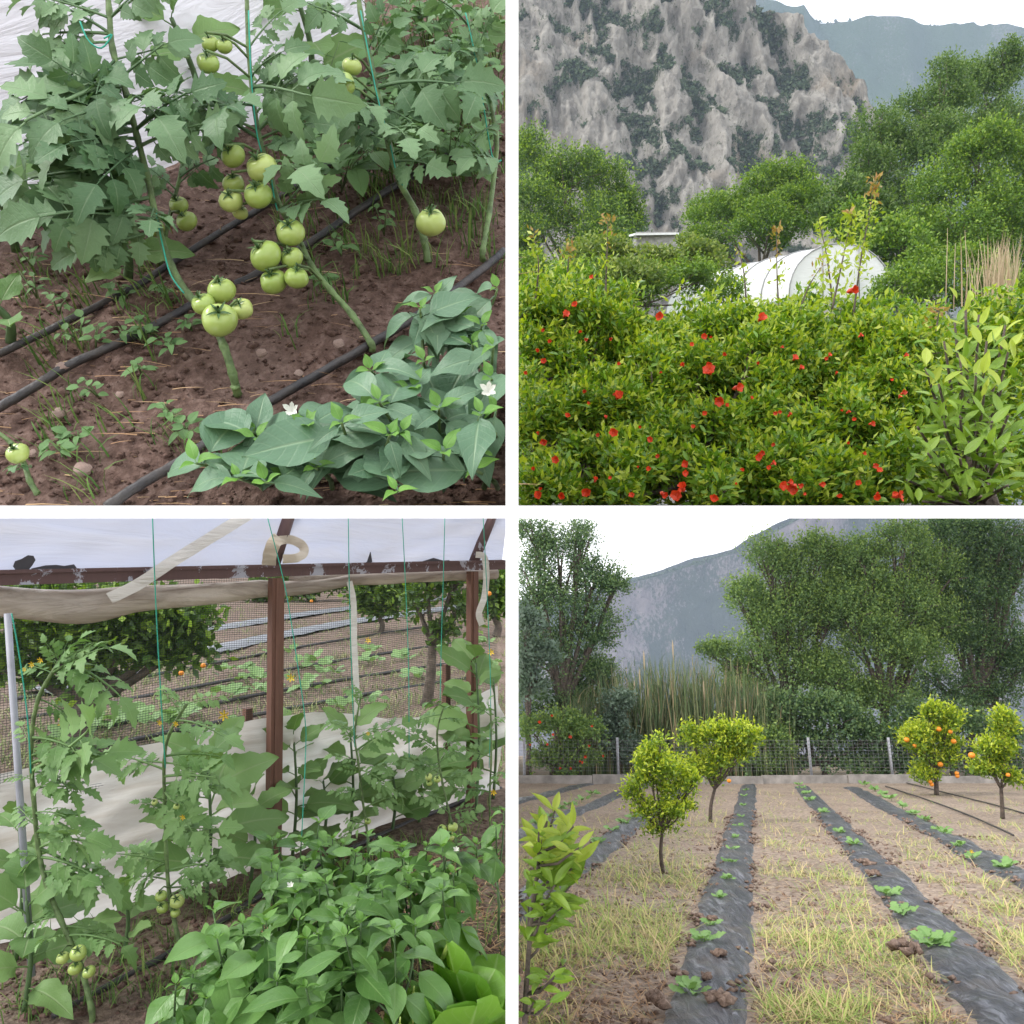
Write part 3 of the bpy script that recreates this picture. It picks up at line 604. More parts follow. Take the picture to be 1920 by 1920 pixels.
M['film_roof'] = film_mat('translucent roof film', (0.5, 0.525, 0.64), 0.55, (0.6, 0.53, 0.42), 0.3, 0.3, (1, 1, 6))
M['film_wall'] = film_mat('dusty side film', (0.7, 0.68, 0.645), 0.5, (0.4, 0.34, 0.27), 0.9, 0.35, (1.0, 1.0, 7))
M['film_roll'] = film_mat('dirty rolled film', (0.6, 0.53, 0.46), 0.25, (0.16, 0.11, 0.08), 1.0, 0.4, (2.5, 2.5, 14))
M['tape'] = film_mat('white plastic ribbon', (0.72, 0.69, 0.64), 0.3, (0.55, 0.5, 0.42), 0.4)
bot = smooth_path([TL.gnd(x, y, -0.01) for x, y in ((-60, 452), (24, 418), (180, 362), (330, 306), (480, 232), (640, 140), (700, 95))], 8)
V = []; nr = 14
for j, b0 in enumerate(bot):
    for i in range(nr + 1):
        s = i / nr * 0.95; l = TL.RT @ b0
        wv = 0.03 * noise.noise(Vector((j * 0.16, i * 0.3, 2))) + 0.015 * noise.noise(Vector((j * 0.5, i * 0.12 + j * 0.3, 7)))
        V.append(b0 + TL.R @ Vector((wv, 0.36 * s + wv, s)))
F = np.array([(j * (nr + 1) + i, j * (nr + 1) + i + 1, (j + 1) * (nr + 1) + i + 1, (j + 1) * (nr + 1) + i) for j in range(len(bot) - 1) for i in range(nr)])
solo('plastic_sheet', fast_mesh('plastic_sheet', np.array([tuple(v) for v in V]), F, M['film_tl']), 'white plastic greenhouse sheet hanging behind the tomato plants', 'plastic sheet', bot[0], TL)

# tomato plants
tomato_plant(TL, 'tomato plant with a cluster of four pale fruits low on its bent stem', [(446, 740, 1.57), (436, 700, 1.555), (420, 650, 1.55), (396, 600, 1.56), (355, 555, 1.58), (322, 500, 1.6), (298, 430, 1.61), (276, 330, 1.61), (258, 260, 1.61), (238, 180, 1.61), (212, 95, 1.6), (205, 20, 1.6), (200, -40, 1.6)],
    [(207, 40, 40, 60), (208, 60, 90, 150), (207, 30, 330, 36), (212, 110, 195, 265), (215, 120, 330, 190), (225, 150, 38, 250), (235, 185, 340, 262), (238, 200, 60, 165), (245, 230, 30, 345), (250, 250, 110, 372), (262, 280, 232, 420), (262, 275, 430, 300), (268, 310, 26, 405), (280, 360, 120, 500), (288, 390, 320, 485), (290, 395, 50, 470), (296, 420, 190, 540), (255, 240, 405, 215), (240, 190, 140, 300), (225, 140, 60, 330), (270, 300, 160, 420)],
    [(412, 600, 34, 1.49), (415, 545, 27, 1.54), (381, 570, 22, 1.52), (453, 579, 21, 1.53)], 0.0095, seed=1)
tomato_plant(TL, 'middle tomato plant hung with the tall double truss of pale green fruits', [(696, 645, 1.62), (660, 590, 1.63), (620, 545, 1.64), (585, 500, 1.65), (556, 440, 1.66), (527, 392, 1.67), (508, 335, 1.68), (487, 260, 1.68), (474, 180, 1.68), (466, 90, 1.68), (462, -30, 1.68)],
    [(463, 60, 380, 90), (465, 80, 575, 60), (467, 110, 350, 40), (472, 160, 570, 235), (475, 190, 390, 290), (478, 215, 615, 175), (485, 250, 330, 250), (490, 265, 625, 290), (498, 300, 590, 355), (525, 390, 640, 385), (484, 245, 410, 330), (470, 140, 560, 130), (480, 220, 440, 330)],
    [(491, 315, 29, 1.6), (484, 366, 27, 1.6), (433, 376, 23, 1.61), (437, 292, 23, 1.63), (438, 345, 21, 1.66), (450, 398, 15, 1.65), (545, 436, 27, 1.6), (498, 480, 31, 1.58), (513, 528, 26, 1.59), (556, 521, 23, 1.58), (547, 484, 22, 1.6), (390, 118, 21, 1.62), (394, 82, 17, 1.64), (420, 86, 15, 1.64)], 0.008, seed=2)
tomato_plant(TL, 'right hand tomato plant with one lone fruit low beside its stem', [(803, 492, 1.84), (795, 450, 1.83), (778, 395, 1.82), (752, 345, 1.82), (730, 275, 1.82), (714, 200, 1.82), (694, 110, 1.82), (676, 24, 1.82), (670, -40, 1.82)],
    [(680, 50, 555, 50), (690, 95, 590, 130), (700, 140, 800, 185), (712, 190, 630, 285), (716, 205, 785, 300), (725, 250, 610, 275), (706, 165, 850, 195), (735, 290, 800, 330), (690, 85, 780, 50), (728, 265, 700, 330), (722, 240, 840, 255), (700, 130, 610, 200)],
    [(808, 417, 29, 1.72), (641, 160, 25, 1.74), (630, 182, 22, 1.75), (660, 124, 18, 1.77)], 0.0095, seed=3)
tomato_plant(TL, 'tomato plant without fruit tied up at the right edge', [(905, 470, 1.83), (917, 400, 1.86), (928, 310, 1.88), (930, 250, 1.88), (908, 150, 1.88), (884, 70, 1.88), (868, -30, 1.88)],
    [(876, 40, 790, 30), (880, 60, 942, 90), (890, 95, 825, 180), (905, 145, 944, 215), (900, 120, 830, 100), (922, 220, 880, 290), (930, 255, 944, 340), (925, 300, 870, 350), (895, 110, 942, 40)], (), 0.008, seed=4)
tomato_plant(TL, 'tomato plant at the lower left edge with one half hidden fruit', [(70, 925, 1.36), (55, 900, 1.37), (45, 870, 1.38), (20, 830, 1.38), (-20, 800, 1.38)], [(50, 880, 75, 935)], [(33, 850, 21, 1.34)], 0.006, seed=5)
tomato_plant(TL, 'tomato plant behind with a few small fruits among shaded leaves', [(300, 500, 1.86), (310, 440, 1.86), (325, 380, 1.86), (340, 320, 1.86), (350, 250, 1.86)], [(325, 390, 420, 430), (330, 350, 250, 330), (340, 330, 430, 350), (318, 410, 240, 470)], [(350, 415, 20, 1.82), (335, 385, 18, 1.83), (292, 428, 17, 1.84)], 0.007, seed=6)
for i, (lb, p) in enumerate([('green twine along the lower stem of the leftmost tomato plant', [(293, 400, 1.6), (305, 460, 1.585), (320, 515, 1.575), (345, 550, 1.565)]), ('green twine beside the middle tomato stem above the fruits', [(466, 20, 1.665), (470, 130, 1.665), (480, 240, 1.66), (490, 285, 1.665)]),
        ('green twine beside the middle stem below the upper truss', [(508, 330, 1.66), (514, 370, 1.65), (520, 395, 1.65)]), ('green twine knotted on the right hand tomato stem', [(676, 20, 1.8), (705, 170, 1.8), (730, 265, 1.8), (748, 340, 1.8), (765, 344, 1.79)]), ('green twine tied at the far right tomato stem', [(872, 20, 1.865), (895, 125, 1.865), (922, 290, 1.86), (940, 300, 1.86)]), ('green twine knotted near the top of the leftmost tomato stem', [(150, 40, 1.56), (165, 75, 1.56), (190, 90, 1.56), (210, 65, 1.57), (195, 72, 1.56)])]):
    twine(TL, lb, p, 0.0016)
# eggplants by the sheet, peppers in front, weeds
eggplant(TL, 'eggplant with broad bright leaves in front of the white sheet', TL.gnd(385, 262), 0.3, 0.17, 8, 1)
eggplant(TL, 'eggplant with broad leaves at the left edge behind the tomato leaves', TL.gnd(30, 470), 0.2, 0.16, 7, 3)
eggplant(TL, 'eggplant behind the middle tomato stem at the top', TL.gnd(585, 175), 0.28, 0.19, 7, 5)
eggplant(TL, 'eggplant at the left edge with two leaves over the hose', TL.gnd(20, 640), 0.1, 0.14, 4, 7)
eggplant(TL, 'low eggplant below the left tomato leaves', TL.gnd(240, 520), 0.12, 0.13, 5, 8)
for i, (px, py, lift, L, fk, nl, lb) in enumerate([(585, 850, 0.2, 0.12, 4, 8, 'grey green pepper plant at the bottom centre with white buds'), (640, 790, 0.24, 0.14, 3, 8, 'pepper plant with the largest leaves in the middle of the pepper row'), (820, 735, 0.24, 0.135, 4, 8, 'pepper plant at the right with a bright budding tip'),
        (860, 545, 0.2, 0.12, 3, 8, 'pepper plant highest up at the right edge'), (925, 640, 0.2, 0.12, 2, 7, 'pepper plant half out of view at the right edge'), (470, 790, 0.16, 0.1, 3, 7, 'pepper plant at the left end of the row with a white flower'), (740, 900, 0.22, 0.13, 3, 7, 'pepper plant at the bottom right of the pepper row'), (890, 870, 0.2, 0.13, 3, 7, 'pepper plant in the lower right corner'), (790, 630, 0.2, 0.12, 2, 7, 'pepper plant reaching left over the front hose'), (930, 760, 0.2, 0.13, 2, 7, 'pepper plant against the right edge, halfway up the row'), (445, 890, 0.17, 0.15, 3, 7, 'pepper plant at the bottom left with one dark hanging leaf')]):
    pepper_plant(TL, lb, TL.gnd(px, py, lift), 'a', L * 0.86, fk + 1, nl + 1, 0.1, seed=i * 3 + 1, group='pepper plants in front of the tomatoes', flowers=(1 if i in (0, 2, 5) else 0))
wl_ = [(70, 560), (110, 590), (60, 500), (150, 640), (180, 655), (235, 640), (275, 640), (320, 660), (360, 620), (265, 700), (185, 745), (150, 830), (125, 860), (330, 790), (350, 810), (240, 560), (310, 560), (600, 330), (640, 360), (690, 330), (760, 290), (800, 330), (860, 250), (840, 330), (890, 350), (700, 200), (760, 340), (830, 270), (860, 190), (770, 220), (820, 200), (740, 170), (780, 130), (850, 130), (900, 300), (560, 300), (590, 250), (720, 440), (640, 480), (610, 540), (800, 160), (920, 230), (880, 190), (930, 130), (745, 100), (830, 70), (900, 60)]
sides = ['left hose', 'white sheet', 'middle hose', 'right tomato stem', 'far right edge']
wl_ += [(760, 60), (800, 100), (860, 100), (920, 90), (780, 250), (870, 300), (700, 60), (930, 180)]
for bk in (True, False):
    for i, (px, py) in enumerate(sorted(q for q in wl_ if (q[0] > 550) == bk)):
        big = bk and py < 380
        weed(TL, ('small leafy weed behind the right hand tomato stems, %s from the left' if bk else 'small leafy weed by the left hoses, %s from the left') % (WORDS[i] if i < 30 else '%s last' % WORDS[44 - i]), TL.gnd(px, py), rnd.uniform(0.1, 0.22) if big else rnd.uniform(0.025, 0.06), 20 if big else 10, i + 50 * bk, rnd.uniform(0.05, 0.09) if big else rnd.uniform(0.022, 0.034), group='weeds at the back' if bk else 'weeds by the hoses')
def tuft_pts(fr, spots, hfun, per, rad):
    out = []
    for (px, py) in spots:
        for _ in range(per):
            p = fr.gnd(px, py) + fr.R @ Vector((rnd.gauss(0, rad), rnd.gauss(0, rad), 0))
            l = fr.RT @ p
            if fr.ok(p, 0.02): out.append(tuple(fr.R @ Vector((l.x, l.y, hfun(l.x, l.y) - fr.h))))
    return np.array(out)
spots = [(rnd.uniform(24, 330), rnd.uniform(450, 660)) for _ in range(26)] + [(rnd.uniform(500, 930), rnd.uniform(230, 500)) for _ in range(110)] + [(rnd.uniform(60, 420), rnd.uniform(660, 930)) for _ in range(14)] + [(rnd.uniform(550, 760), rnd.uniform(430, 640)) for _ in range(10)] + [(rnd.uniform(700, 940), rnd.uniform(20, 300)) for _ in range(150)]
P = tuft_pts(TL, spots, tl_h, 9, 0.016); V, F = blades(P, rg.uniform(0.03, 0.1, len(P)), rg, TL.up, 0.05, 0.7)
solo('grass', fast_mesh('grass', V, F, M['grass']), 'thin green grass coming up between the hoses', 'grass', TL.gnd(600, 400), TL, kind='stuff')
# ---------------------------------------------------------------- top right: pomegranates, tunnel greenhouse, trees, cliff
def rock_mat(name, rock, rock2, veg, veg2, sc=1.0, tan=(0.3, 0.2, 0.1)):
    m, n, l = nt(name); oc = obj_coord(n); at = n.new('ShaderNodeAttribute'); at.attribute_name = 'veg'
    mp = n.new('ShaderNodeMapping'); mp.inputs['Scale'].default_value = (1, 1, 0.6); l.new(oc, mp.inputs[0])
    f = noi(n, l, 0.2 * sc, 9, 0.72, mp.outputs[0], 0.3); f2 = noi(n, l, 0.9 * sc, 6, 0.7, mp.outputs[0]); f3 = noi(n, l, 0.03 * sc, 3, 0.5, oc)
    c = ramp(n, l, f, [(0.3, tuple(x * 0.5 for x in rock)), (0.48, rock), (0.68, rock2)])
    vo = n.new('ShaderNodeTexVoronoi'); vo.inputs['Scale'].default_value = 0.22 * sc; vo.inputs['Randomness'].default_value = 1.0; l.new(mp.outputs[0], vo.inputs['Vector']); bw = n.new('ShaderNodeRGBToBW'); l.new(vo.outputs['Color'], bw.inputs[0])
    c = mixc(n, l, math_(n, l, 'MULTIPLY', bw.outputs[0], 0.7), c, rock2)
    c = mixc(n, l, ramp(n, l, f3, [(0.58, (0, 0, 0)), (0.72, (0.5, 0.5, 0.5))]), c, tan)
    g_ = mixc(n, l, f2, veg, veg2)
    k = math_(n, l, 'ADD', at.outputs['Fac'], math_(n, l, 'MULTIPLY', math_(n, l, 'SUBTRACT', f2, 0.5), 1.3)); k = ramp(n, l, k, [(0.45, (0, 0, 0)), (0.62, (1, 1, 1))])
    c = mixc(n, l, k, c, g_)
    return finish(m, n, l, c, 0.95, bump(n, l, math_(n, l, 'ADD', f, math_(n, l, 'MULTIPLY', f2, 0.6)), 1.0, 3.0 / sc), spec=0.1)
def rock_face(name, xs, top, d0, slope, amp, fx, mat, nz=120, z0=0.4, seed=0.0, vegb=0.0, cap=60):
    V = []; veg = []; xs = list(xs)
    for x in xs:
        zt = top(x)
        for i in range(nz + 1):
            z = z0 + (zt - z0) * i / nz
            r = noise.ridged_multi_fractal(Vector((x * fx + seed, z * fx * 0.45, seed)), 1.0, 2.1, 5, 1.0, 2.0)
            q = noise.fractal(Vector((x * fx * 0.35 + seed, z * fx * 0.3, 9)), 1.0, 2.0, 3)
            r2_ = noise.ridged_multi_fractal(Vector((x * fx * 3.1 + seed, z * fx * 1.3, seed + 4)), 1.0, 2.1, 4, 1.0, 2.0)
            V.append((x, d0 + slope * z - amp * (r - 0.9) - amp * 0.5 * r2_ - 0.7 * noise.fractal(Vector((x * 0.5, z * 0.3, seed)), 0.7, 2.2, 3) - amp * 1.2 * q, z)); veg.append(0.46 - 0.22 * (r - 0.9) - 0.14 * (r2_ - 0.9) + vegb + 0.3 * noise.fractal(Vector((x * fx * 1.6, z * fx * 1.6, 3)), 0.8, 2.0, 4))
        V.append((x, V[-1][1] + cap, zt - 2)); veg.append(1.0)
    k = nz + 2; F = np.array([(j * k + i, (j + 1) * k + i, (j + 1) * k + i + 1, j * k + i + 1) for j in range(len(xs) - 1) for i in range(nz + 1)])
    me = fast_mesh(name, np.array(V), F, mat, smooth=False); a = me.attributes.new('veg', 'FLOAT', 'POINT'); a.data.foreach_set('value', np.array(veg, dtype=np.float32))
    o = bpy.data.objects.new(name, me); link(o); tag(o, kind='structure'); return np.array(V), np.array(veg)
def prof(pts, d):
    xs = [(p[0] - 960) * K * d for p in pts]; zs = [(960 - p[1]) * K * d for p in pts]; return lambda x: float(np.interp(x, xs, zs))
M['cliff'] = rock_mat('limestone cliff', (0.2, 0.185, 0.16), (0.46, 0.425, 0.37), (0.03, 0.055, 0.02), (0.065, 0.085, 0.034))
M['ridge'] = rock_mat('wooded ridge', (0.08, 0.09, 0.07), (0.13, 0.13, 0.11), (0.02, 0.048, 0.02), (0.05, 0.08, 0.03), 0.35)
D1 = 330
CT = prof([(940, -60), (1300, -50), (1400, 0), (1440, 28), (1480, 56), (1530, 110), (1565, 165), (1590, 230), (1606, 330), (1640, 480), (1700, 700)], D1)
CV, CG = rock_face('cliff', np.arange(1.5, 160, 0.62), CT, D1 - 52, 0.25, 8, 0.05, M['cliff'], 270, 0.6, 3.1, 0.02, 25)
D2 = 1400
RT_ = prof([(1200, -40), (1400, 20), (1480, 38), (1560, 50), (1650, 55), (1750, 58), (1950, 74), (2050, 90)], D2)
RV, RG_ = rock_face('mountain_ridge', np.arange(6, 1000, 9), RT_, D2 - 285, 0.35, 34, 0.004, M['ridge'], 90, 1.0, 8.0, 0.35, 100)
M['scrub'] = leaf_mat('scrub foliage', (0.03, 0.055, 0.025), (0.075, 0.1, 0.05), island=True, vs_=0, rough=0.8, trans=0.05)
def scrub(name, label, V, veg, n, size, seed, thr, per=26, leaf=0.5, pos=None):
    r = np.random.default_rng(seed); idx = np.where((veg > thr) & (V[:, 2] > V[:, 1] * 0.2))[0]; idx = r.choice(idx, n); c = V[idx]; s = size * r.uniform(0.5, 1.3, n)
    P = (c[:, None] + unit(r, n * per).reshape(n, per, 3) * s[:, None, None] * np.array([1, 0.8, 0.8]) * r.uniform(0.5, 1, (n, per, 1))).reshape(-1, 3); P[:, 1] -= 0.4 * size
    A = unit(r, n * per); N = unit(r, n * per) + np.array([0, -0.5, 1]); Vq, F = quads(P, A, N, np.repeat(s, per) * leaf * r.uniform(0.6, 1.3, n * per), 0.45)
    me = fast_mesh(name, Vq, F, M['scrub'], smooth=False); o = bpy.data.objects.new(name, me); link(o); tag(o, label, 'shrubs', kind='stuff')
scrub('cliff_scrub', 'dark scrub growing in the gullies of the cliff', CV, CG, 3200, 1.35, 1, 0.47, 18, 0.85)
tp = np.array([(x, 0, RT_(x)) for x in np.arange(280, 1000, 3.4)]); tp[:, 1] = D2 - 285 + 0.35 * tp[:, 2] - 5
scrub('ridge_forest', 'distant pines along the crest of the ridge', tp, np.ones(len(tp)), 260, 6.2, 2, 0.5, 18, 1.0)

M['crown1'] = leaf_mat('background crown', (0.05, 0.115, 0.012), (0.13, 0.225, 0.025), island=True, vs_=0, rough=0.5, trans=0.25)
M['crown1t'] = leaf_mat('background crown tips', (0.12, 0.2, 0.02), (0.23, 0.32, 0.04), island=True, vs_=0, rough=0.5, trans=0.3)
M['crown2'] = leaf_mat('deep green crown', (0.035, 0.085, 0.015), (0.1, 0.17, 0.03), island=True, vs_=0, rough=0.5, trans=0.2)
M['crown2t'] = leaf_mat('deep green crown tips', (0.075, 0.13, 0.028), (0.15, 0.21, 0.05), island=True, vs_=0, rough=0.5, trans=0.25)
M['crown3'] = leaf_mat('yellow green shrub', (0.07, 0.12, 0.02), (0.15, 0.2, 0.04), island=True, vs_=0, rough=0.5, trans=0.3)
M['crown3t'] = leaf_mat('yellow green shrub tips', (0.13, 0.18, 0.03), (0.25, 0.28, 0.06), island=True, vs_=0, rough=0.5, trans=0.3)
def far_ground(px, d, py=600): return W(px, py, d)
# the hill terrace that carries the far trees and the tunnel
hx = [0.3] + list(np.arange(2, 64, 3.0)); hy = list(np.arange(34, 100, 3.0))
V = [(x, y, y * (960 - 590) * K * 0.96 + 0.6 * fbm(x * 0.1, y * 0.1)) for y in hy for x in hx]; k_ = len(hx)
o = bpy.data.objects.new('hillside', fast_mesh('hillside', V, np.array([(i * k_ + j, i * k_ + j + 1, (i + 1) * k_ + j + 1, (i + 1) * k_ + j) for i in range(len(hy) - 1) for j in range(k_ - 1)]), M['crown2'])); link(o); tag(o, kind='structure')
def far_tree(label, lobes, d, px, mats, seed, n=1100, leaf=0.36, **kw):
    return tree(TR, 'broadleaf_tree', label, 'tree', [(a, b, c, e_, d + f) for (a, b, c, e_, f) in lobes], far_ground(px, d, 600), 0.22 if 'trunk_r' not in kw else kw.pop('trunk_r'), leaf, mats, n, 9, seed, group='trees below the cliff', **kw)
c1 = (M['crown1'], M['crown1t']); c2 = (M['crown2'], M['crown2t']); c3 = (M['crown3'], M['crown3t'])
far_tree('dark rounded tree at the left edge below the cliff', [(960, 480, 60, 70, -2), (985, 330, 70, 85, 0), (1060, 345, 80, 80, -2), (1140, 380, 75, 85, 0), (1010, 430, 90, 90, -3), (1110, 450, 100, 80, -3), (1180, 440, 45, 80, 1)], 62, 1070, (M['crown2'], M['crown1t']), 11, 6000, 0.21)
far_tree('pale green tree in the centre behind the tunnel greenhouse', [(1480, 350, 60, 55, 0), (1420, 380, 70, 55, 0), (1350, 420, 70, 50, 2), (1510, 400, 70, 70, -2), (1440, 440, 90, 50, -3), (1330, 460, 60, 40, 0)], 66, 1430, c1, 12, 5200, 0.21)
far_tree('tall dark tree right of the cliff', [(1640, 260, 70, 60, 0), (1690, 300, 80, 80, 0), (1630, 340, 60, 80, -2), (1700, 390, 90, 80, -2), (1660, 440, 90, 70, -2), (1760, 300, 80, 90, 0), (1780, 170, 60, 70, 3), (1750, 230, 70, 70, 3)], 64, 1690, c2, 13, 6000, 0.21)
far_tree('tallest tree with sparse top at the right edge', [(1880, 130, 40, 60, 2), (1850, 190, 55, 70, 2), (1800, 160, 50, 50, 1), (1890, 260, 60, 90, 0), (1830, 280, 70, 70, 0)], 70, 1850, c2, 14, 4500, 0.22)
far_tree('bright bushy tree low at the right edge', [(1830, 310, 70, 80, 0), (1770, 370, 70, 80, 0), (1860, 400, 70, 90, -1), (1800, 450, 90, 80, -2), (1720, 470, 60, 70, 0), (1880, 480, 40, 60, -1), (1925, 320, 60, 80, 0), (1925, 430, 60, 80, 0), (1925, 520, 60, 60, 0)], 54, 1810, c1, 15, 6000, 0.2)
far_tree('low dark shrub between the tunnel and the tall trees', [(1690, 460, 60, 60, 0), (1740, 510, 70, 50, 0), (1650, 490, 60, 60, 1), (1600, 430, 50, 50, 3)], 50, 1690, c1, 16, 1200, 0.26, trunk_r=0.12)
far_tree('low bushes filling the gap left of the tunnel', [(1100, 540, 90, 50, 0), (1200, 550, 90, 50, 0), (1300, 530, 60, 50, 0), (1350, 560, 60, 40, 2), (1000, 530, 60, 60, 0)], 36, 1200, c1, 19, 1500, 0.17, trunk_r=0.08)
far_tree('low bushes filling the gap right of the tunnel', [(1680, 560, 60, 50, 0), (1760, 560, 70, 60, 0), (1850, 560, 70, 60, 0), (1720, 520, 50, 50, 1), (1820, 510, 60, 50, 1)], 36, 1750, c1, 20, 1500, 0.17, trunk_r=0.08)
far_tree('thin grey green shrub in front of the cliff foot', [(1590, 370, 50, 50, 0), (1560, 420, 50, 40, 0), (1640, 400, 40, 60, 0)], 58, 1590, c2, 17, 700, 0.28, trunk_r=0.12)
far_tree('yellow green shrubs beside the small white roof', [(1130, 500, 90, 50, 0), (1230, 515, 80, 40, 0), (1310, 500, 60, 45, 1), (1300, 470, 30, 25, 2), (1180, 530, 90, 40, -3)], 38, 1210, c3, 18, 1700, 0.19, trunk_r=0.1)
# small white roof
M['wroof'] = plain('white sheet roof', (0.78, 0.78, 0.78), 0.5, 0.08); M['grey_wall'] = plain('grey plank wall', (0.3, 0.29, 0.27), 0.8, 0.3)
ax = (Vector((1, 0, 0)), Vector((0, 1, 0)), Vector((0, 0, 1)))
t = thing('shed', 'small shed with a white sheet roof behind the yellow green shrubs', 'shed', W(1225, 520, 46), TR)
b = MB(); c = W(1225, 440, 46); a1 = Vector((1, 0.1, 0.05)).normalized(); a2 = Vector((0, 1, 0.3)).normalized(); b.box(c, (a1, a2, a1.cross(a2)), (1.25, 1.1, 0.05)); part('roof', b.mesh('roof', M['wroof'], False), t)
b = MB(); b.box(W(1225, 485, 46.2), ax, (1.1, 0.9, 1.2)); part('wall', b.mesh('wall', M['grey_wall'], False), t)
# tunnel greenhouse
M['film_tun'] = film_mat('tunnel film', (0.74, 0.74, 0.73), 0.3, (0.6, 0.58, 0.55), 0.3)
M['pipe'] = plain('grey pipe', (0.3, 0.3, 0.3), 0.5, 0.2)
d = 41.0; cx = W(1575, 600, d); t = thing('tunnel_greenhouse', 'white film tunnel greenhouse with a rounded roof behind the flowering shrubs', 'greenhouse', cx, TR)
foot = W(1575, 560, d); r_ = 97 * K * d; ht = 103 * K * d; dirv = Vector((-0.62, 0.78, 0.04)).normalized(); sidev = Vector((1, 0, 0)); L_ = 8.0
def arch(p, k, n=16): return [p + sidev * (r_ * math.cos(math.pi * i / n) * k) + Vector((0, 0, 1)) * (ht * math.sin(math.pi * i / n) ** 0.85 * k) for i in range(n + 1)]
V = []; na = 17; nl = 26
for j in range(nl + 1):
    sag = 1 - 0.012 * abs(math.sin(math.pi * j / nl * 5)); V += [tuple(p) for p in arch(foot + dirv * L_ * j / nl, sag)]
F = [(j * na + i, j * na + i + 1, (j + 1) * na + i + 1, (j + 1) * na + i) for j in range(nl) for i in range(na - 1)]
part('cover', fast_mesh('cover', V, F, M['film_tun']), t)
ring = arch(foot + dirv * 0.02, 0.995); part('end_panel', fast_mesh('end_panel', [tuple(p) for p in ring], [tuple(range(len(ring)))], M['film_tun'], smooth=False), t)
for q in (0.0, 0.2, 0.4, 0.6, 0.8, 1.0):
    b = MB(); b.tube(arch(foot + dirv * (L_ * q) - dirv * (0.05 if q == 0 else 0), 1.006), 0.035, 6); part('hoop', b.mesh('hoop', M['pipe']), t)
for u in (-0.35, 0.35):
    b = MB(); b.tube([foot + sidev * r_ * u - dirv * 0.06, foot + sidev * r_ * u - dirv * 0.06 + Vector((0, 0, ht * 0.92))], 0.03, 6); part('end_post', b.mesh('end_post', M['pipe']), t)
# dry reeds at the right edge
M['reed_dry'] = island_mat('dry reed', [(0, (0.3, 0.23, 0.13)), (0.6, (0.42, 0.33, 0.21)), (1, (0.22, 0.26, 0.1))])
r2 = np.random.default_rng(9); n = 170; P = np.array([tuple(W(1905 - abs(r2.normal(0, 38)), 575, 30 + r2.uniform(-1.5, 1.5))) for _ in range(n)])
V, F = blades(P, r2.uniform(1.6, 2.9, n), r2, (0, 0, 1), 0.02, 0.2)
solo('dry_reeds', fast_mesh('dry_reeds', V, F, M['reed_dry']), 'pale dry reeds at the right edge', 'reeds', W(1880, 575, 30), TR, kind='stuff')
for i_, px in enumerate((1773, 1788, 1812, 1832, 1848)):
    b = MB(); p0 = W(px, 580, 29); b.tube([p0, p0 + Vector((0.03, 0, 1.2)), p0 + Vector((0.02 + rnd.uniform(-0.1, 0.1), 0, rnd.uniform(2.0, 2.9)))], [0.02, 0.016, 0.006], 5)
    solo('reed_stalk', b.mesh('reed_stalk', M['reed_dry']), '%s thin dry reed stalk from the left, beside the reed clump' % WORDS[i_], 'reed', p0, TR, group='single reed stalks')

# pomegranates on the slab -----------------------------------------------------------------
flw = [(1597, 545, 11), (1237, 594, 8), (1427, 597, 9), (1330, 696, 11), (1382, 727, 10), (1347, 752, 9), (1159, 743, 9), (1150, 812, 8), (1490, 672, 6), (1502, 690, 5), (1548, 672, 4), (1420, 857, 7), (1285, 870, 7), (1283, 888, 6), (1042, 863, 7), (1100, 922, 9), (1052, 930, 9), (1280, 915, 11), (1268, 928, 10), (1243, 926, 9), (1466, 912, 9), (1488, 914, 11), (1540, 908, 6), (1338, 935, 8), (1643, 932, 9), (1684, 930, 10), (1060, 590, 7), (1078, 572, 6), (1095, 733, 5), (1020, 828, 7), (1008, 930, 8), (1360, 665, 5), (1455, 775, 4), (1480, 778, 5), (1590, 830, 4), (1572, 930, 6), (1000, 880, 5), (1116, 900, 6), (1215, 880, 5), (1200, 800, 4), (1320, 775, 5), (1620, 850, 4), (1390, 880, 5), (1300, 800, 4), (1030, 640, 4), (985, 700, 4), (1110, 520, 4), (1500, 910, 5)]
_r = random.Random(4)
flw += [(_r.uniform(975, 1700), _r.uniform(600, 940), _r.uniform(3, 6)) for _ in range(55)]
def pom_depth(py): return 3.0 + max(0, (920 - py)) / 380 * 1.35
def pom_bush(label, lobes, px, d, seed, n, fl, young=0.12):
    t = tree(TR, 'pomegranate_bush', label, 'bush', lobes, W(px, 953, d + 0.4), 0.03, 0.038, (M['pom_leaf'], M['pom_young']), n, 10, seed, group='pomegranate bushes along the front', limbs=2, upb=0.9, out=0.8, tipf=0.68, wd=0.2, plen=(0.5, 1.0), flowers=[(a, b_, c_ * 1.25, pom_depth(b_) - 0.42) for a, b_, c_ in fl], fork=0.3, flip=-1.1)
    rr = random.Random(seed)
    for i in range(90):                                   # nearest single leaves
        lo = rr.choice(lobes); a = rr.uniform(0, 6.28); q = rr.uniform(0.2, 0.95); px_, py_ = lo[0] + lo[2] * q * math.cos(a), lo[1] + lo[3] * q * math.sin(a)
        if not (975 < px_ < 1895 and 560 < py_ < 940): continue
        p = W(px_, py_, lo[4] - 0.8 * lo[2] * K * lo[4] * math.sqrt(1 - q * q) - 0.02); inst(t, 'leaf', rr.choice(POM), p, Vector((rr.uniform(-1, 1), rr.uniform(-0.8, 0.3), rr.uniform(-0.2, 1))), Vector((rr.uniform(-0.5, 0.5), -0.7, 0.8)), rr.uniform(0.045, 0.065))
    return t
sel = lambda a, b_: [f for f in flw if a <= f[0] < b_]
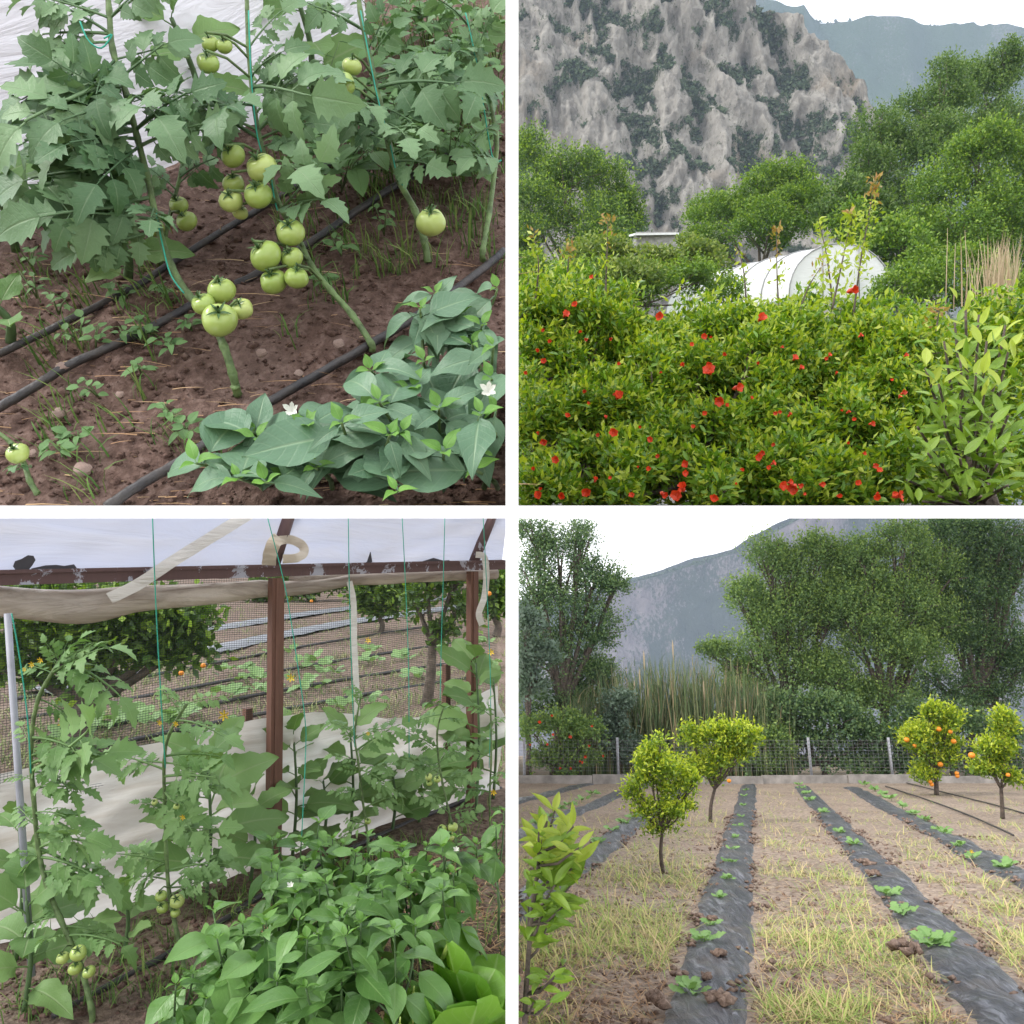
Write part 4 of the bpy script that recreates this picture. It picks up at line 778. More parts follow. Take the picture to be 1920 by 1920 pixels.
def mass(x0, x1, tops, n, seed, dd=0.0, r0=34, r1=60):
    rr = random.Random(seed); out = []
    for i in range(n):
        px = rr.uniform(x0, x1); tp_ = float(np.interp(px, [a for a, _ in tops], [b_ for _, b_ in tops])); r = rr.uniform(r0, r1); u = (i + rr.random()) / n
        py = tp_ + r * 0.9 + u * (955 - tp_ - r); out.append((px, py, r, r * rr.uniform(0.8, 1.15), 3.15 + max(0, 940 - py) / 400 * 1.35 + rr.uniform(-0.22, 0.22) + dd))
    return out
TOPL = [(960, 500), (1050, 520), (1150, 545), (1250, 560), (1330, 565), (1420, 570), (1500, 572), (1580, 565), (1660, 550), (1740, 570), (1900, 580)]
TOPB = [(960, 470), (1050, 490), (1130, 500), (1220, 520), (1310, 520), (1400, 545), (1500, 550), (1590, 540), (1680, 550), (1760, 545), (1900, 540)]
pom_bush('pomegranate bush at the left with red flowers near the ground', mass(955, 1190, TOPL, 44, 1), 1070, 3.6, 21, 4000, sel(900, 1190))
pom_bush('pomegranate bush in the centre with the widest open flowers', mass(1170, 1450, TOPL, 44, 2), 1300, 3.6, 22, 4400, sel(1190, 1440))
pom_bush('pomegranate bush at the right under the tunnel greenhouse', mass(1420, 1740, TOPL, 46, 3), 1570, 3.7, 23, 4600, sel(1440, 1760))
def back_bush(label, lobes, px, d, seed, n, mats):
    return tree(TR, 'pomegranate_bush', label, 'bush', lobes, W(px, 952, d + 0.2), 0.03, 0.05, mats, int(n * 1.3), 10, seed, group='pomegranate bushes behind', limbs=2, upb=0.9, tipf=0.7, wd=0.2, plen=(0.5, 1.0), fork=0.4, flip=-1.1)
yb = (M['pom_leaf'], M['pom_young'])
back_bush('pale leaved pomegranate bush behind, left of the tunnel', mass(955, 1330, TOPB, 36, 4, 0.75, 45, 75), 1130, 5.0, 24, 1900, yb)
back_bush('pale leaved pomegranate bush behind, in front of the tunnel', mass(1310, 1640, TOPB, 32, 5, 0.75, 45, 75), 1480, 5.0, 25, 1700, yb)
back_bush('pale leaved pomegranate bush behind the citrus leaves', mass(1620, 1980, TOPB, 42, 6, 0.75, 45, 75), 1780, 5.0, 26, 1900, yb)
def shoot(label, pts, n, seed, red=0.3, leaf=0.05):
    r3 = np.random.default_rng(seed); sp = smooth_path([W(*p) for p in pts], 5); t = thing('pomegranate_shoot', label, 'shoot', sp[0], TR, 'upright shoots above the bushes'); b = MB(); b.tube(sp, [0.006 * (1.1 - i / len(sp)) for i in range(len(sp))], 5); part('stem', b.mesh('stem', M['bark']), t)
    u = r3.uniform(0.1, 1, n); P = np.array([tuple(on_path(sp, x)) for x in u]) + r3.normal(0, 0.012, (n, 3)) * (1.4 - u)[:, None] * 3; A = unit(r3, n) + np.array([0, 0, 0.7]); N = unit(r3, n) + np.array([0, -0.5, 0.5]); L = leaf * 0.8 * r3.uniform(0.6, 1.2, n)
    for nm, mk, mt in (('leaves', u < 1 - red, M['pom_young']), ('red_tips', u >= 1 - red, M['pom_red'])):
        V, F = quads(P[mk], A[mk], N[mk], L[mk], 0.2); part(nm, fast_mesh(nm, V, F, mt, smooth=False), t, 'stuff')
shoot('tallest leafy shoot with reddish tips in front of the tall trees', [(1600, 590, 4.6), (1615, 480, 4.6), (1630, 400, 4.6), (1640, 335, 4.6)], 220, 1, 0.22)
shoot('leafy shoot with dark leaves in front of the tunnel arch', [(1560, 580, 4.4), (1575, 510, 4.4), (1590, 440, 4.4), (1600, 400, 4.4)], 170, 2, 0.05, 0.06)
shoot('bright leafy shoot left of the tallest one', [(1560, 560, 4.7), (1550, 480, 4.7), (1535, 415, 4.7)], 90, 3, 0.0, 0.06)
shoot('thin shoot with red tip in front of the tunnel side', [(1462, 610, 4.5), (1457, 520, 4.5), (1456, 430, 4.5)], 70, 4, 0.4)
shoot('thin dark twig in front of the tunnel left end', [(1400, 600, 4.4), (1396, 520, 4.4), (1385, 470, 4.4)], 40, 5, 0.1)
shoot('shoot with orange tip right of the dark left tree', [(1135, 560, 4.6), (1138, 480, 4.6), (1140, 405, 4.6)], 80, 6, 0.35)
shoot('shoot with red tip near the left tree', [(1060, 580, 4.6), (1065, 500, 4.6), (1068, 455, 4.6)], 60, 7, 0.4)
shoot('leafy shoot at the left edge', [(1000, 590, 4.3), (1010, 500, 4.3), (1000, 440, 4.3)], 120, 8, 0.05)
shoot('bent twig leaning left in front of the tunnel', [(1490, 610, 4.5), (1515, 540, 4.5), (1540, 500, 4.5)], 40, 9, 0.2)
shoot('reddish shoot above the citrus leaves', [(1752, 640, 4.0), (1758, 600, 4.0), (1762, 580, 4.0)], 40, 10, 0.7)
# citrus at the right
t = thing('citrus_tree', 'citrus tree with long light green leaves at the right edge of the flowering bushes', 'citrus tree', W(1870, 952, 3.0), TR); b = MB(); rr = random.Random(77); base = W(1870, 952, 3.0)
for (ax_, ay_, d_, n_, L_) in [(1835, 590, 3.05, 9, 0.1), (1890, 660, 2.9, 10, 0.1), (1735, 690, 3.0, 9, 0.1), (1800, 670, 2.95, 11, 0.11), (1845, 740, 2.8, 12, 0.11), (1890, 780, 2.75, 10, 0.1), (1770, 790, 2.9, 11, 0.11), (1835, 830, 2.75, 12, 0.11), (1885, 840, 2.7, 10, 0.1), (1770, 880, 2.8, 10, 0.11), (1890, 910, 2.7, 9, 0.1), (1730, 940, 2.85, 8, 0.1), (1800, 925, 2.75, 9, 0.1), (1810, 560, 3.0, 9, 0.085), (1770, 640, 3.0, 10, 0.1), (1850, 640, 2.9, 10, 0.1), (1885, 610, 2.95, 8, 0.08), (1760, 720, 2.9, 10, 0.1), (1830, 700, 2.8, 12, 0.11), (1880, 720, 2.8, 10, 0.1), (1800, 780, 2.8, 11, 0.1), (1860, 790, 2.75, 10, 0.1), (1740, 850, 2.8, 10, 0.1), (1800, 860, 2.75, 10, 0.11), (1870, 870, 2.7, 9, 0.1), (1720, 800, 3.0, 8, 0.09), (1760, 930, 2.8, 8, 0.1), (1840, 930, 2.7, 7, 0.1), (1790, 600, 3.1, 7, 0.08), (1700, 900, 2.9, 6, 0.09)]:
    top = W(ax_, ay_, d_); st = base.lerp(top, 0.35) + Vector((0, 0.1, 0)); b.tube(smooth_path([base, st, top], 4), [0.012 - 0.001 * i for i in range(9)], 5)
    n_ = int(n_ * 1.5); L_ *= 0.85
    for i in range(n_):
        u = 0.45 + 0.55 * (i + 0.5) / n_; q = st.lerp(top, u); a = i * 2.4; young = u > 0.85 and ay_ < 760
        inst(t, 'leaf', rr.choice(CIT['y' if young and rr.random() < 0.6 else 'm']), q + Vector((rr.gauss(0, 0.015), rr.gauss(0, 0.02), rr.gauss(0, 0.015))), Vector((math.cos(a), math.sin(a) * 0.8 - 0.15, rr.uniform(0.0, 0.9) + (0.9 if u > 0.88 else 0))), Vector((rr.uniform(-0.3, 0.3), -0.6, 0.8)), L_ * rr.uniform(0.7, 1.15), 1.0)
part('branches', b.mesh('branches', M['bark']), t)
# ---------------------------------------------------------------- bottom left: inside the greenhouse, looking out at the side wall
rg = np.random.default_rng(6); rnd = random.Random(6)
A_ = BL.RT @ BL.gnd(75, 1760); B_ = BL.RT @ BL.gnd(880, 1510); WD = Vector((B_.x - A_.x, B_.y - A_.y, 0)).normalized(); WN = Vector((WD.y, -WD.x, 0))     # wall line on the ground; WN points to the viewer
def wall_s(px):                                   # distance along the wall where the measured column px meets it
    k = (px - 960) * K / 1.0; c = 1.0 / BL.R[1][1]    # x = k*y_world, y_world ~ y_local*cos
    cy_ = BL.R[1][1]; return (k * cy_ * A_.y - A_.x) / (WD.x - k * cy_ * WD.y)
def wp(s, z, off=0.0): return BL.R @ (Vector((A_.x, A_.y, 0)) + WD * s + WN * off + Vector((0, 0, z - BL.h)))
def wall_px(px, py, off=0.0):                     # point of the wall plane seen in direction (px, py)
    d = BL.RT @ W(px, py, 1); n_ = WN; t_ = (Vector((A_.x, A_.y, 0)) + WN * off).dot(n_) / d.dot(n_); return BL.R @ (d * t_)
def hgt(w): return (BL.RT @ w).z + BL.h
zb = hgt(wall_px(500, 1070)); s0, s1 = wall_s(-40), wall_s(951)
def rust_mat(name, a, b_, flake, amt):
    m, n, l = nt(name); oc = obj_coord(n); f = noi(n, l, 9, 6, 0.7, oc, 0.5); f2 = noi(n, l, 30, 4, 0.6, oc)
    mp = n.new('ShaderNodeMapping'); mp.inputs['Scale'].default_value = (30, 30, 3); l.new(oc, mp.inputs[0]); f3 = noi(n, l, 1.5, 4, 0.6, mp.outputs[0])
    c = mixc(n, l, f3, a, b_); c = mixc(n, l, ramp(n, l, f, [(amt, (0, 0, 0)), (amt + 0.03, (1, 1, 1))]), c, flake)
    return finish(m, n, l, c, 0.7, bump(n, l, f2, 0.4, 0.004), spec=0.3)
M['rust_post'] = rust_mat('rusty square post', (0.085, 0.042, 0.03), (0.2, 0.1, 0.07), (0.26, 0.14, 0.09), 0.66)
M['beam'] = rust_mat('flaking painted beam', (0.09, 0.055, 0.055), (0.13, 0.075, 0.07), (0.36, 0.36, 0.42), 0.56)
t = thing('greenhouse_frame', 'rusty metal greenhouse frame with a flaking cross beam', 'frame', wp(wall_s(517), 0), BL)
ns = 14; V = []; ax3 = (BL.R @ WD, BL.R @ WN, BL.up)
b = MB(); b.box(wp((s0 + s1) / 2, zb, 0.0), ax3, ((s1 - s0) / 2, 0.03, 0.032)); b.box(wp((s0 + s1) / 2, zb + 0.025, 0.034), ax3, ((s1 - s0) / 2, 0.006, 0.008)); part('beam', b.mesh('beam', M['beam'], False), t)
for px, w_, top_px, lean in ((517, 0.035, 0, 0.0), (884, 0.033, 0, 0.0)):
    s = wall_s(px); b = MB(); b.box(wp(s, zb / 2 - 0.04, 0.01), ax3, (w_, w_ * 0.7, zb / 2)); b.box(wp(s, zb / 2 - 0.04, 0.012 + w_ * 0.7), ax3, (w_ * 0.45, 0.004, zb / 2 - 0.002)); part('post', b.mesh('post', M['rust_post'], False), t)
for pa, pb in (((512, 1062), (545, 955)), ((888, 1055), (930, 950))):
    q0, q1 = wall_px(*pa, 0.0), wall_px(*pb, 0.0); b = MB(); b.tube([q0, q0.lerp(q1, 0.5), q1], 0.034, 10); part('roof_pipe', b.mesh('roof_pipe', M['beam']), t)
for px, ya, yb in ((496, 1335, 1600), (868, 1250, 1460)):
    s = wall_s(px); z1 = hgt(wall_px(px, ya)); b = MB(); b.box(wp(s, z1 / 2, -0.16), ax3, (0.02, 0.02, z1 / 2)); solo('wooden_stake', b.mesh('wooden_stake', M['rust_post'], False), 'short dark stake tied behind the %s post' % ('left rusty' if px < 600 else 'right rusty'), 'stake', wp(s, 0, -0.05), BL)
def wall_sheet(name, label, cat, sa, sb, zf0, zf1, off, mat, nS=90, nZ=16, wav=0.03, seed=0.0):
    V = []
    for i in range(nS + 1):
        s = sa + (sb - sa) * i / nS
        for j in range(nZ + 1):
            z = zf0(s) + (zf1(s) - zf0(s)) * j / nZ
            w_ = wav * noise.fractal(Vector((s * 1.1 + seed, z * 2.5 + s * 0.8, seed)), 1.0, 2.0, 3) + 0.35 * wav * noise.noise(Vector((s * 2.5, z * 10 - s * 3, seed + 5))); V.append(wp(s, z, off(s, z) + w_))
    V = np.array([tuple(v) for v in V]); k = nZ + 1; F = np.array([(i * k + j, (i + 1) * k + j, (i + 1) * k + j + 1, i * k + j + 1) for i in range(nS) for j in range(nZ)])
    return solo(name, fast_mesh(name, V, F, mat), label, cat, wp((sa + sb) / 2, 0), BL)
tops = [(px, hgt(wall_px(px, py))) for px, py in ((-40, 1475), (60, 1450), (200, 1420), (350, 1385), (490, 1352), (530, 1345), (600, 1336), (680, 1340), (745, 1352), (800, 1348), (865, 1325), (890, 1315), (945, 1290))]
tz = lambda s: float(np.interp(s, [wall_s(p) for p, _ in tops], [z for _, z in tops]))
wall_sheet('side_film', 'dusty white plastic film along the lower greenhouse wall', 'plastic film', s0, s1, lambda s: -0.03, tz, lambda s, z: -0.075, M['film_wall'], 130, 24, 0.085, 2.0)
wall_sheet('roof_film', 'translucent white roof film above the beam', 'plastic film', s0 - 0.2, s1, lambda s: zb + 0.01, lambda s: zb + 0.34, lambda s, z: -0.05 + 0.15 * (z - zb), M['film_roof'], 90, 12, 0.025, 7.0)
# rolled-up film hanging under the beam
def roll(label, pa, sag, rad0, px0, px1, off, seed):
    s_a, s_b = wall_s(px0), wall_s(px1); n_ = 60; b = MB(); V = []; k = 14
    for i in range(n_ + 1):
        u = i / n_; s = s_a + (s_b - s_a) * u; r = rad0(u) * (1 + 0.12 * noise.noise(Vector((s * 3, seed, 0)))); zc = zb - 0.03 - r * 0.95 - sag(u)
        for j in range(k):
            a = 2 * math.pi * j / k; rr_ = r * (1 + 0.07 * noise.noise(Vector((s * 2.5, math.cos(a) * 1.3, math.sin(a) * 1.3 + seed)))); V.append(wp(s, zc + rr_ * math.sin(a) * 1.05, off + rr_ * 0.75 * math.cos(a)))
    F = [(i * k + j, i * k + (j + 1) % k, (i + 1) * k + (j + 1) % k, (i + 1) * k + j) for i in range(n_) for j in range(k)]
    return solo('film_roll', fast_mesh('film_roll', np.array([tuple(v) for v in V]), F, M['film_roll']), label, 'film roll', wp(s_a, zb), BL)
roll('thick dirty roll of plastic film sagging under the beam at the left', 0, lambda u: 0.035 * math.sin(math.pi * min(1, u * 1.0)) ** 2 + 0.03 * max(0, math.sin(u * 9)), lambda u: 0.058 + 0.012 * math.sin(u * 7) - 0.035 * max(0, u - 0.7) / 0.3, -40, 660, -0.05, 1)
roll('thin roll of plastic film under the beam between the posts', 0, lambda u: 0.0, lambda u: 0.036, 560, 945, -0.075, 4)
# netting
M['net'] = plain('dark green netting', (0.03, 0.045, 0.035), 0.7, 0.2)
V = []; F = []; sN = 0.0135; w_ = 0.0019
def strip(p, q, ww):
    d = (q - p).normalized(); x = d.cross(BL.R @ WN).normalized() * ww * 0.5; i = len(V); V.extend([tuple(p - x), tuple(p + x), tuple(q + x), tuple(q - x)]); F.append((i, i + 1, i + 2, i + 3))
zt_net = hgt(wall_px(400, 1120)); 
for z in np.arange(0.55, zb - 0.02, sN * 0.85):
    n_ = 24
    for i in range(n_):
        a, c_ = s0 + (s1 - s0) * i / n_, s0 + (s1 - s0) * (i + 1) / n_; f_ = lambda s: z + 0.02 * math.sin(s * 2.2) + 0.012 * math.sin(s * 5 + z * 3); strip(wp(a, f_(a), -0.1), wp(c_, f_(c_), -0.1), w_)
for s in np.arange(s0, s1, sN): strip(wp(s, 0.55, -0.101), wp(s + 0.02, zb - 0.02, -0.101), w_ * 0.75)
solo('netting', fast_mesh('netting', V, np.array(F), M['net'], smooth=False), 'fine dark netting stretched across the open side of the greenhouse', 'netting', wp(wall_s(500), 0.5, -0.1), BL)
# ribbons, scraps, strings
def ribbon(label, pts, wpx, seed=0, mat='tape', name='plastic_ribbon', cat='ribbon'):
    sp = smooth_path([wall_px(x, y, o_) for x, y, o_ in pts], 6); V = []; rr = random.Random(seed)
    for i, p in enumerate(sp):
        d = (sp[min(i + 1, len(sp) - 1)] - sp[max(0, i - 1)]).normalized(); tw = 0.5 * math.sin(i * 0.7 + seed); x = (d.cross((-p).normalized()) + Vector((0, 1, 0)) * tw * 0.5).normalized() * wpx * K * p.y * 0.5; V += [p - x, p + (-p).normalized() * 0.004, p + x]
    F = np.array([(i * 3 + j, i * 3 + j + 1, (i + 1) * 3 + j + 1, (i + 1) * 3 + j) for i in range(len(sp) - 1) for j in range(2)])
    return solo(name, fast_mesh(name, np.array([tuple(v) for v in V]), F, M[mat]), label, cat, sp[-1], BL)
ribbon('wide white ribbon running diagonally across beam and roof film', [(470, 962, 0.1), (400, 1005, 0.1), (320, 1055, 0.1), (260, 1095, 0.1), (205, 1122, 0.08)], 22, 0)
ribbon('white ribbon hanging straight down right of the left post', [(655, 1090, 0.0), (663, 1130, 0.02), (664, 1200, 0.03), (668, 1280, 0.02), (670, 1345, 0.0)], 11, 3)
ribbon('white ribbon hanging from the top of the right post', [(892, 1040, 0.08), (908, 1045, 0.1), (912, 1080, 0.1), (908, 1120, 0.1), (898, 1150, 0.1), (904, 1172, 0.1)], 12, 1)
M['tape_b'] = film_mat('yellowed plastic band', (0.62, 0.54, 0.43), 0.25, (0.5, 0.4, 0.28), 0.5)
ribbon('yellowed band bunched left of the left roof pipe', [(504, 1060, 0.05), (506, 1040, 0.1), (514, 1018, 0.12), (524, 1008, 0.1)], 26, 2, 'tape_b')
ribbon('yellowed band looped right of the left roof pipe', [(520, 1014, 0.06), (545, 1012, 0.02), (566, 1022, 0.03), (570, 1036, 0.06), (556, 1046, 0.09), (530, 1048, 0.1)], 17, 5, 'tape_b')
M['scrap'] = plain('torn dark film', (0.07, 0.065, 0.075), 0.6, 0.3)
for i, (lst, lb) in enumerate([([(24, 1062), (28, 1052), (40, 1048), (52, 1041), (62, 1042), (66, 1050), (60, 1060), (52, 1070), (30, 1070)], 'torn dark scrap of film on the beam at the far left'), ([(58, 1066), (85, 1060), (105, 1059), (120, 1061), (138, 1058), (144, 1066), (140, 1070), (62, 1071)], 'low torn scrap of film left of the white ribbon'), ([(678, 1056), (688, 1050), (694, 1032), (697, 1050), (690, 1056)], 'upright torn film scrap between the posts'), ([(740, 1052), (790, 1050), (812, 1043), (830, 1048), (842, 1047), (840, 1053), (742, 1055)], 'ragged dark film edge left of the right post')]):
    ring = [wall_px(x, y + (0 if x < 500 else 3), 0.0) for x, y in lst]; ring2 = [p + BL.R @ (WN * 0.006) for p in ring]; n_ = len(ring); F = [tuple(range(n_)), tuple(range(2 * n_ - 1, n_ - 1, -1))] + [(k, k + n_, (k + 1) % n_ + n_, (k + 1) % n_) for k in range(n_)]
    solo('film_scrap', fast_mesh('film_scrap', [tuple(p) for p in ring + ring2], F, M['scrap'], smooth=False), lb, 'scrap', ring[0], BL)
for lb, pts in (('thin twine down to the second tomato plant from the left', [(286, 972, 3.2), (293, 1150, 3.2), (303, 1330, 3.2), (310, 1440, 3.2)]), ('thin twine at the left edge down to the tallest tomato plant', [(22, 1150, 2.9), (38, 1240, 2.9), (52, 1350, 2.9), (58, 1450, 2.9)]), ('thin twine passing in front of the left rusty post', [(502, 972, 3.9), (525, 1060, 3.9), (540, 1130, 3.9), (560, 1260, 3.9), (572, 1350, 3.9), (573, 1410, 3.9), (565, 1580, 3.7)]),
        ('thin twine beside the hanging white ribbon', [(653, 972, 4.2), (655, 1100, 4.2), (660, 1280, 4.2), (665, 1400, 4.2)]), ('thin twine halfway between the posts', [(754, 972, 4.4), (760, 1090, 4.4), (766, 1250, 4.4), (767, 1420, 4.4)]), ('thin twine left of the right rusty post', [(834, 972, 4.6), (831, 1090, 4.6), (827, 1220, 4.6), (825, 1320, 4.6)]), ('thin twine at the right edge beyond the right post', [(906, 972, 4.6), (914, 1130, 4.6), (920, 1300, 4.6), (917, 1440, 4.6)])):
    twine(BL, lb, pts, 0.0024)
M['pole'] = plain('pale painted pole', (0.38, 0.39, 0.44), 0.5, 0.25)
b = MB(); p0, p1 = W(14, 1150, 3.15), W(60, 1830, 3.05); b.tube([p0, p0.lerp(p1, 0.5), p1], 0.013, 10); solo('support_pole', b.mesh('support_pole', M['pole']), 'pale grey support pole at the left edge', 'pole', p1, BL)

# plants -------------------------------------------------------------------------------------
def on_floor(px, py): return BL.gnd(px, py).y
tomato_plant(BL, 'tallest tomato plant at the left edge with yellow flowers on top', [(172, 1893, 2.9), (150, 1810, 2.93), (112, 1720, 2.96), (88, 1660, 2.98), (72, 1590, 3.0), (62, 1480, 3.0), (58, 1400, 3.0), (72, 1310, 3.0), (112, 1240, 3.0)],
    [(110, 1245, 200, 1235), (105, 1250, 150, 1200), (112, 1242, 250, 1320), (95, 1270, 30, 1280), (75, 1310, 130, 1380), (60, 1390, 200, 1440), (60, 1400, 25, 1370), (60, 1420, 150, 1480), (62, 1460, 30, 1500), (62, 1480, 170, 1500), (65, 1520, 130, 1560), (66, 1540, 25, 1570), (68, 1570, 200, 1610), (72, 1590, 230, 1700), (75, 1600, 30, 1650), (80, 1630, 160, 1680), (110, 1715, 40, 1770), (120, 1740, 220, 1790), (125, 1745, 60, 1800), (60, 1430, 220, 1420), (115, 1240, 60, 1230)],
    [(147, 1787, 15, 2.84), (118, 1796, 12, 2.86), (141, 1816, 13, 2.86), (167, 1822, 12, 2.83)], 0.0125, 'b', seed=61, flowers=[(60, 1246, 2.92, 0.02), (76, 1238, 2.92, 0.02), (46, 1255, 2.93, 0.015)])
tomato_plant(BL, 'tomato plant left of the rusty post with four fruits near the ground', [(347, 1822, 3.15), (332, 1750, 3.18), (318, 1680, 3.2), (312, 1600, 3.22), (309, 1500, 3.22), (308, 1430, 3.22), (318, 1375, 3.22), (350, 1320, 3.22)],
    [(350, 1320, 420, 1340), (345, 1325, 310, 1290), (335, 1345, 440, 1400), (310, 1420, 430, 1440), (309, 1430, 215, 1460), (309, 1460, 430, 1490), (310, 1520, 250, 1540), (311, 1560, 420, 1580), (312, 1600, 210, 1640), (313, 1620, 250, 1690), (314, 1640, 450, 1630), (316, 1660, 400, 1700), (310, 1480, 370, 1560), (309, 1440, 180, 1440)],
    [(302, 1680, 11, 3.12), (332, 1690, 13, 3.1), (305, 1702, 11, 3.13), (329, 1712, 9, 3.1), (290, 1504, 6, 3.15), (331, 1512, 6, 3.15)], 0.0105, 'b', seed=62, flowers=[(300, 1355, 3.14, 0.02), (330, 1357, 3.14, 0.02), (343, 1532, 3.14, 0.02)])
tomato_plant(BL, 'young tomato plant right of the rusty post in front of the film', [(690, 1575, 4.3), (680, 1500, 4.3), (672, 1430, 4.3), (665, 1375, 4.3), (676, 1310, 4.3)], [(676, 1312, 640, 1300), (676, 1312, 720, 1330), (665, 1375, 600, 1360), (667, 1390, 740, 1370), (672, 1430, 610, 1440), (675, 1450, 750, 1440), (680, 1490, 620, 1510), (684, 1520, 760, 1510), (686, 1540, 640, 1560), (674, 1440, 720, 1490)], [(690, 1540, 6, 4.2)], 0.0085, 'b', seed=63, flowers=[(690, 1375, 4.2, 0.02)])
tomato_plant(BL, 'tomato plant near the right post with a hanging cluster of four fruits', [(858, 1600, 4.35), (846, 1540, 4.4), (830, 1470, 4.45), (822, 1420, 4.45), (820, 1370, 4.45), (832, 1325, 4.45)], [(832, 1328, 790, 1340), (832, 1330, 860, 1340), (822, 1400, 740, 1390), (822, 1410, 880, 1400), (825, 1430, 770, 1470), (830, 1460, 890, 1480), (838, 1500, 780, 1520), (845, 1530, 900, 1540), (828, 1450, 760, 1440)], [(829, 1555, 9, 4.2), (849, 1551, 10, 4.2), (826, 1568, 8, 4.22), (843, 1568, 9, 4.2), (804, 1457, 7, 4.3), (820, 1461, 7, 4.3), (805, 1468, 6, 4.3)], 0.0085, 'b', seed=64)
tomato_plant(BL, 'tomato plant at the right edge with pale narrow leaves', [(920, 1570, 4.5), (918, 1500, 4.5), (921, 1420, 4.5), (920, 1330, 4.5)], [(920, 1340, 870, 1330), (920, 1360, 945, 1370), (920, 1420, 860, 1430), (919, 1460, 944, 1480), (919, 1480, 870, 1500), (919, 1520, 944, 1540)], (), 0.008, 'b', seed=65, flowers=[(925, 1485, 4.4, 0.03)])
for (px, py, h_, L_, n_, sd_, lb) in [(385, 1705, 0.7, 0.38, 16, 1, 'eggplant with broad leaves left of the rusty post'), (548, 1610, 0.66, 0.32, 14, 4, 'eggplant at the foot of the rusty post'), (655, 1580, 0.62, 0.3, 12, 9, 'eggplant with upright leaves in front of the sagging film'), (892, 1530, 0.95, 0.38, 20, 12, 'tall eggplant at the foot of the right post'), (45, 1900, 0.4, 0.3, 10, 14, 'eggplant with broad leaves in the lower left corner'), (230, 1800, 0.3, 0.22, 8, 17, 'low eggplant behind the lowest tomatoes'), (30, 1800, 0.55, 0.28, 8, 20, 'eggplant with dark leaves behind the left tomato stem'), (605, 1585, 0.36, 0.25, 10, 31, 'eggplant between the post and the hanging ribbon'), (735, 1560, 0.36, 0.26, 10, 34, 'eggplant behind the peppers right of the ribbon'), (785, 1545, 0.34, 0.26, 10, 37, 'eggplant left of the hanging fruit cluster'), (925, 1500, 0.8, 0.36, 14, 41, 'eggplant with big leaves at the right edge'), (470, 1650, 0.4, 0.25, 9, 23, 'low eggplant between the post and the peppers')]:
    eggplant(BL, lb, BL.gnd(px, py), h_, L_, n_, sd_, 'eggplants along the greenhouse wall')
pl = [(565, 1590, 4, 'behind the row, nearest the rusty post'), (645, 1600, 4, 'at the back of the row, right of the rusty post'), (715, 1590, 4, 'at the back of the row under the tomato cluster'), (800, 1600, 3, 'at the back of the row left of the hanging fruits'), (855, 1600, 3, 'at the back right below the hanging fruits'), (930, 1560, 3, 'highest up at the right edge of the row'), (520, 1655, 4, 'at the left end of the row with hanging leaves'), (600, 1670, 4, 'in the middle of the row with a white flower'), (690, 1665, 4, 'in the centre of the row'), (770, 1660, 3, 'right of the centre of the row'), (850, 1660, 3, 'with long leaves over bare soil at the right'), (455, 1735, 4, 'with puckered young leaves at the left front'), (560, 1745, 4, 'with the largest hanging leaf at the front'), (650, 1730, 4, 'in front of the bare stems'), (330, 1860, 3, 'lowest at the left with a yellowish pepper'), (430, 1830, 3, 'at the front left beside the big hanging leaf'), (520, 1850, 3, 'at the bottom edge of the row'), (740, 1770, 3, 'at the front with long pointed leaves'), (640, 1850, 3, 'at the bottom edge left of the lettuce')]
for i, (px, py, fk, lb) in enumerate(pl):
    lift = 0.52 if py < 1800 else 0.4
    pepper_plant(BL, 'green pepper plant ' + lb, BL.gnd(px, py - 30, lift), 'b', 0.165 if py > 1700 else 0.145, fk, 9, 0.14, seed=100 + i * 7, group='pepper plants in the greenhouse', stem_r=0.007, flowers=(1 if i in (7, 4) else 0), fruits=(2 if i in (14, 8, 17, 10, 9) else 0), fork_h=0.45)
for k, (px, py, lb, sz, n_) in enumerate([(905, 1950, 'bright green lettuce with upright crinkled leaves at the right edge', 0.3, 13), (845, 2010, 'bright green lettuce with rounded leaves in the lower right corner', 0.29, 14)]):
    c = BL.gnd(px, py); t = thing('lettuce', lb, 'lettuce', c, BL, 'lettuces'); rr = random.Random(k)
    for i in range(n_):
        a = i * 2.4 + k; el = 0.35 + 1.1 * i / n_; o_ = inst(t, 'leaf', rr.choice(LET), c + BL.up * 0.03, BL.R @ Vector((math.cos(a), math.sin(a), el)), BL.up - (BL.R @ Vector((math.cos(a), math.sin(a), 0))) * 0.5 * el, sz * rr.uniform(0.8, 1.15), check=False)
        if o_ is not None and ((o_.parent.matrix_basis @ o_.matrix_basis) @ Vector((0, 1, 0))).x > -0.03: bpy.data.objects.remove(o_)
    b = MB(); b.tube([c - BL.up * 0.02, c + BL.up * 0.08], 0.02, 8); part('stem', b.mesh('stem', M['stem_g']), t)
# floor cover inside
def bl_pts(n, pxr, pyr, f=None):
    out = []
    while len(out) < n:
        px, py = rnd.uniform(*pxr), rnd.uniform(*pyr); l = BL.RT @ BL.gnd(px, py)
        if l.x < -0.03 and (f is None or f(l)): out.append(tuple(BL.R @ Vector((l.x, l.y, bl_h(l.x, l.y) - BL.h))))
    return np.array(out)
inside = lambda l: (Vector((l.x, l.y, 0)) - Vector((A_.x, A_.y, 0))).dot(WN) > 0.06
outside = lambda l: (Vector((l.x, l.y, 0)) - Vector((A_.x, A_.y, 0))).dot(WN) < -0.3
P = bl_pts(2600, (0, 950), (1480, 1915), inside); V, F = clods(P, rg.gamma(1.5, 0.006, len(P)).clip(0.003, 0.03), rg, BL.up)
solo('soil_clods', fast_mesh('soil_clods', V, F, M['clod'], smooth=False), 'dark soil crumbs on the greenhouse floor', 'soil', BL.gnd(400, 1850), BL, kind='stuff')
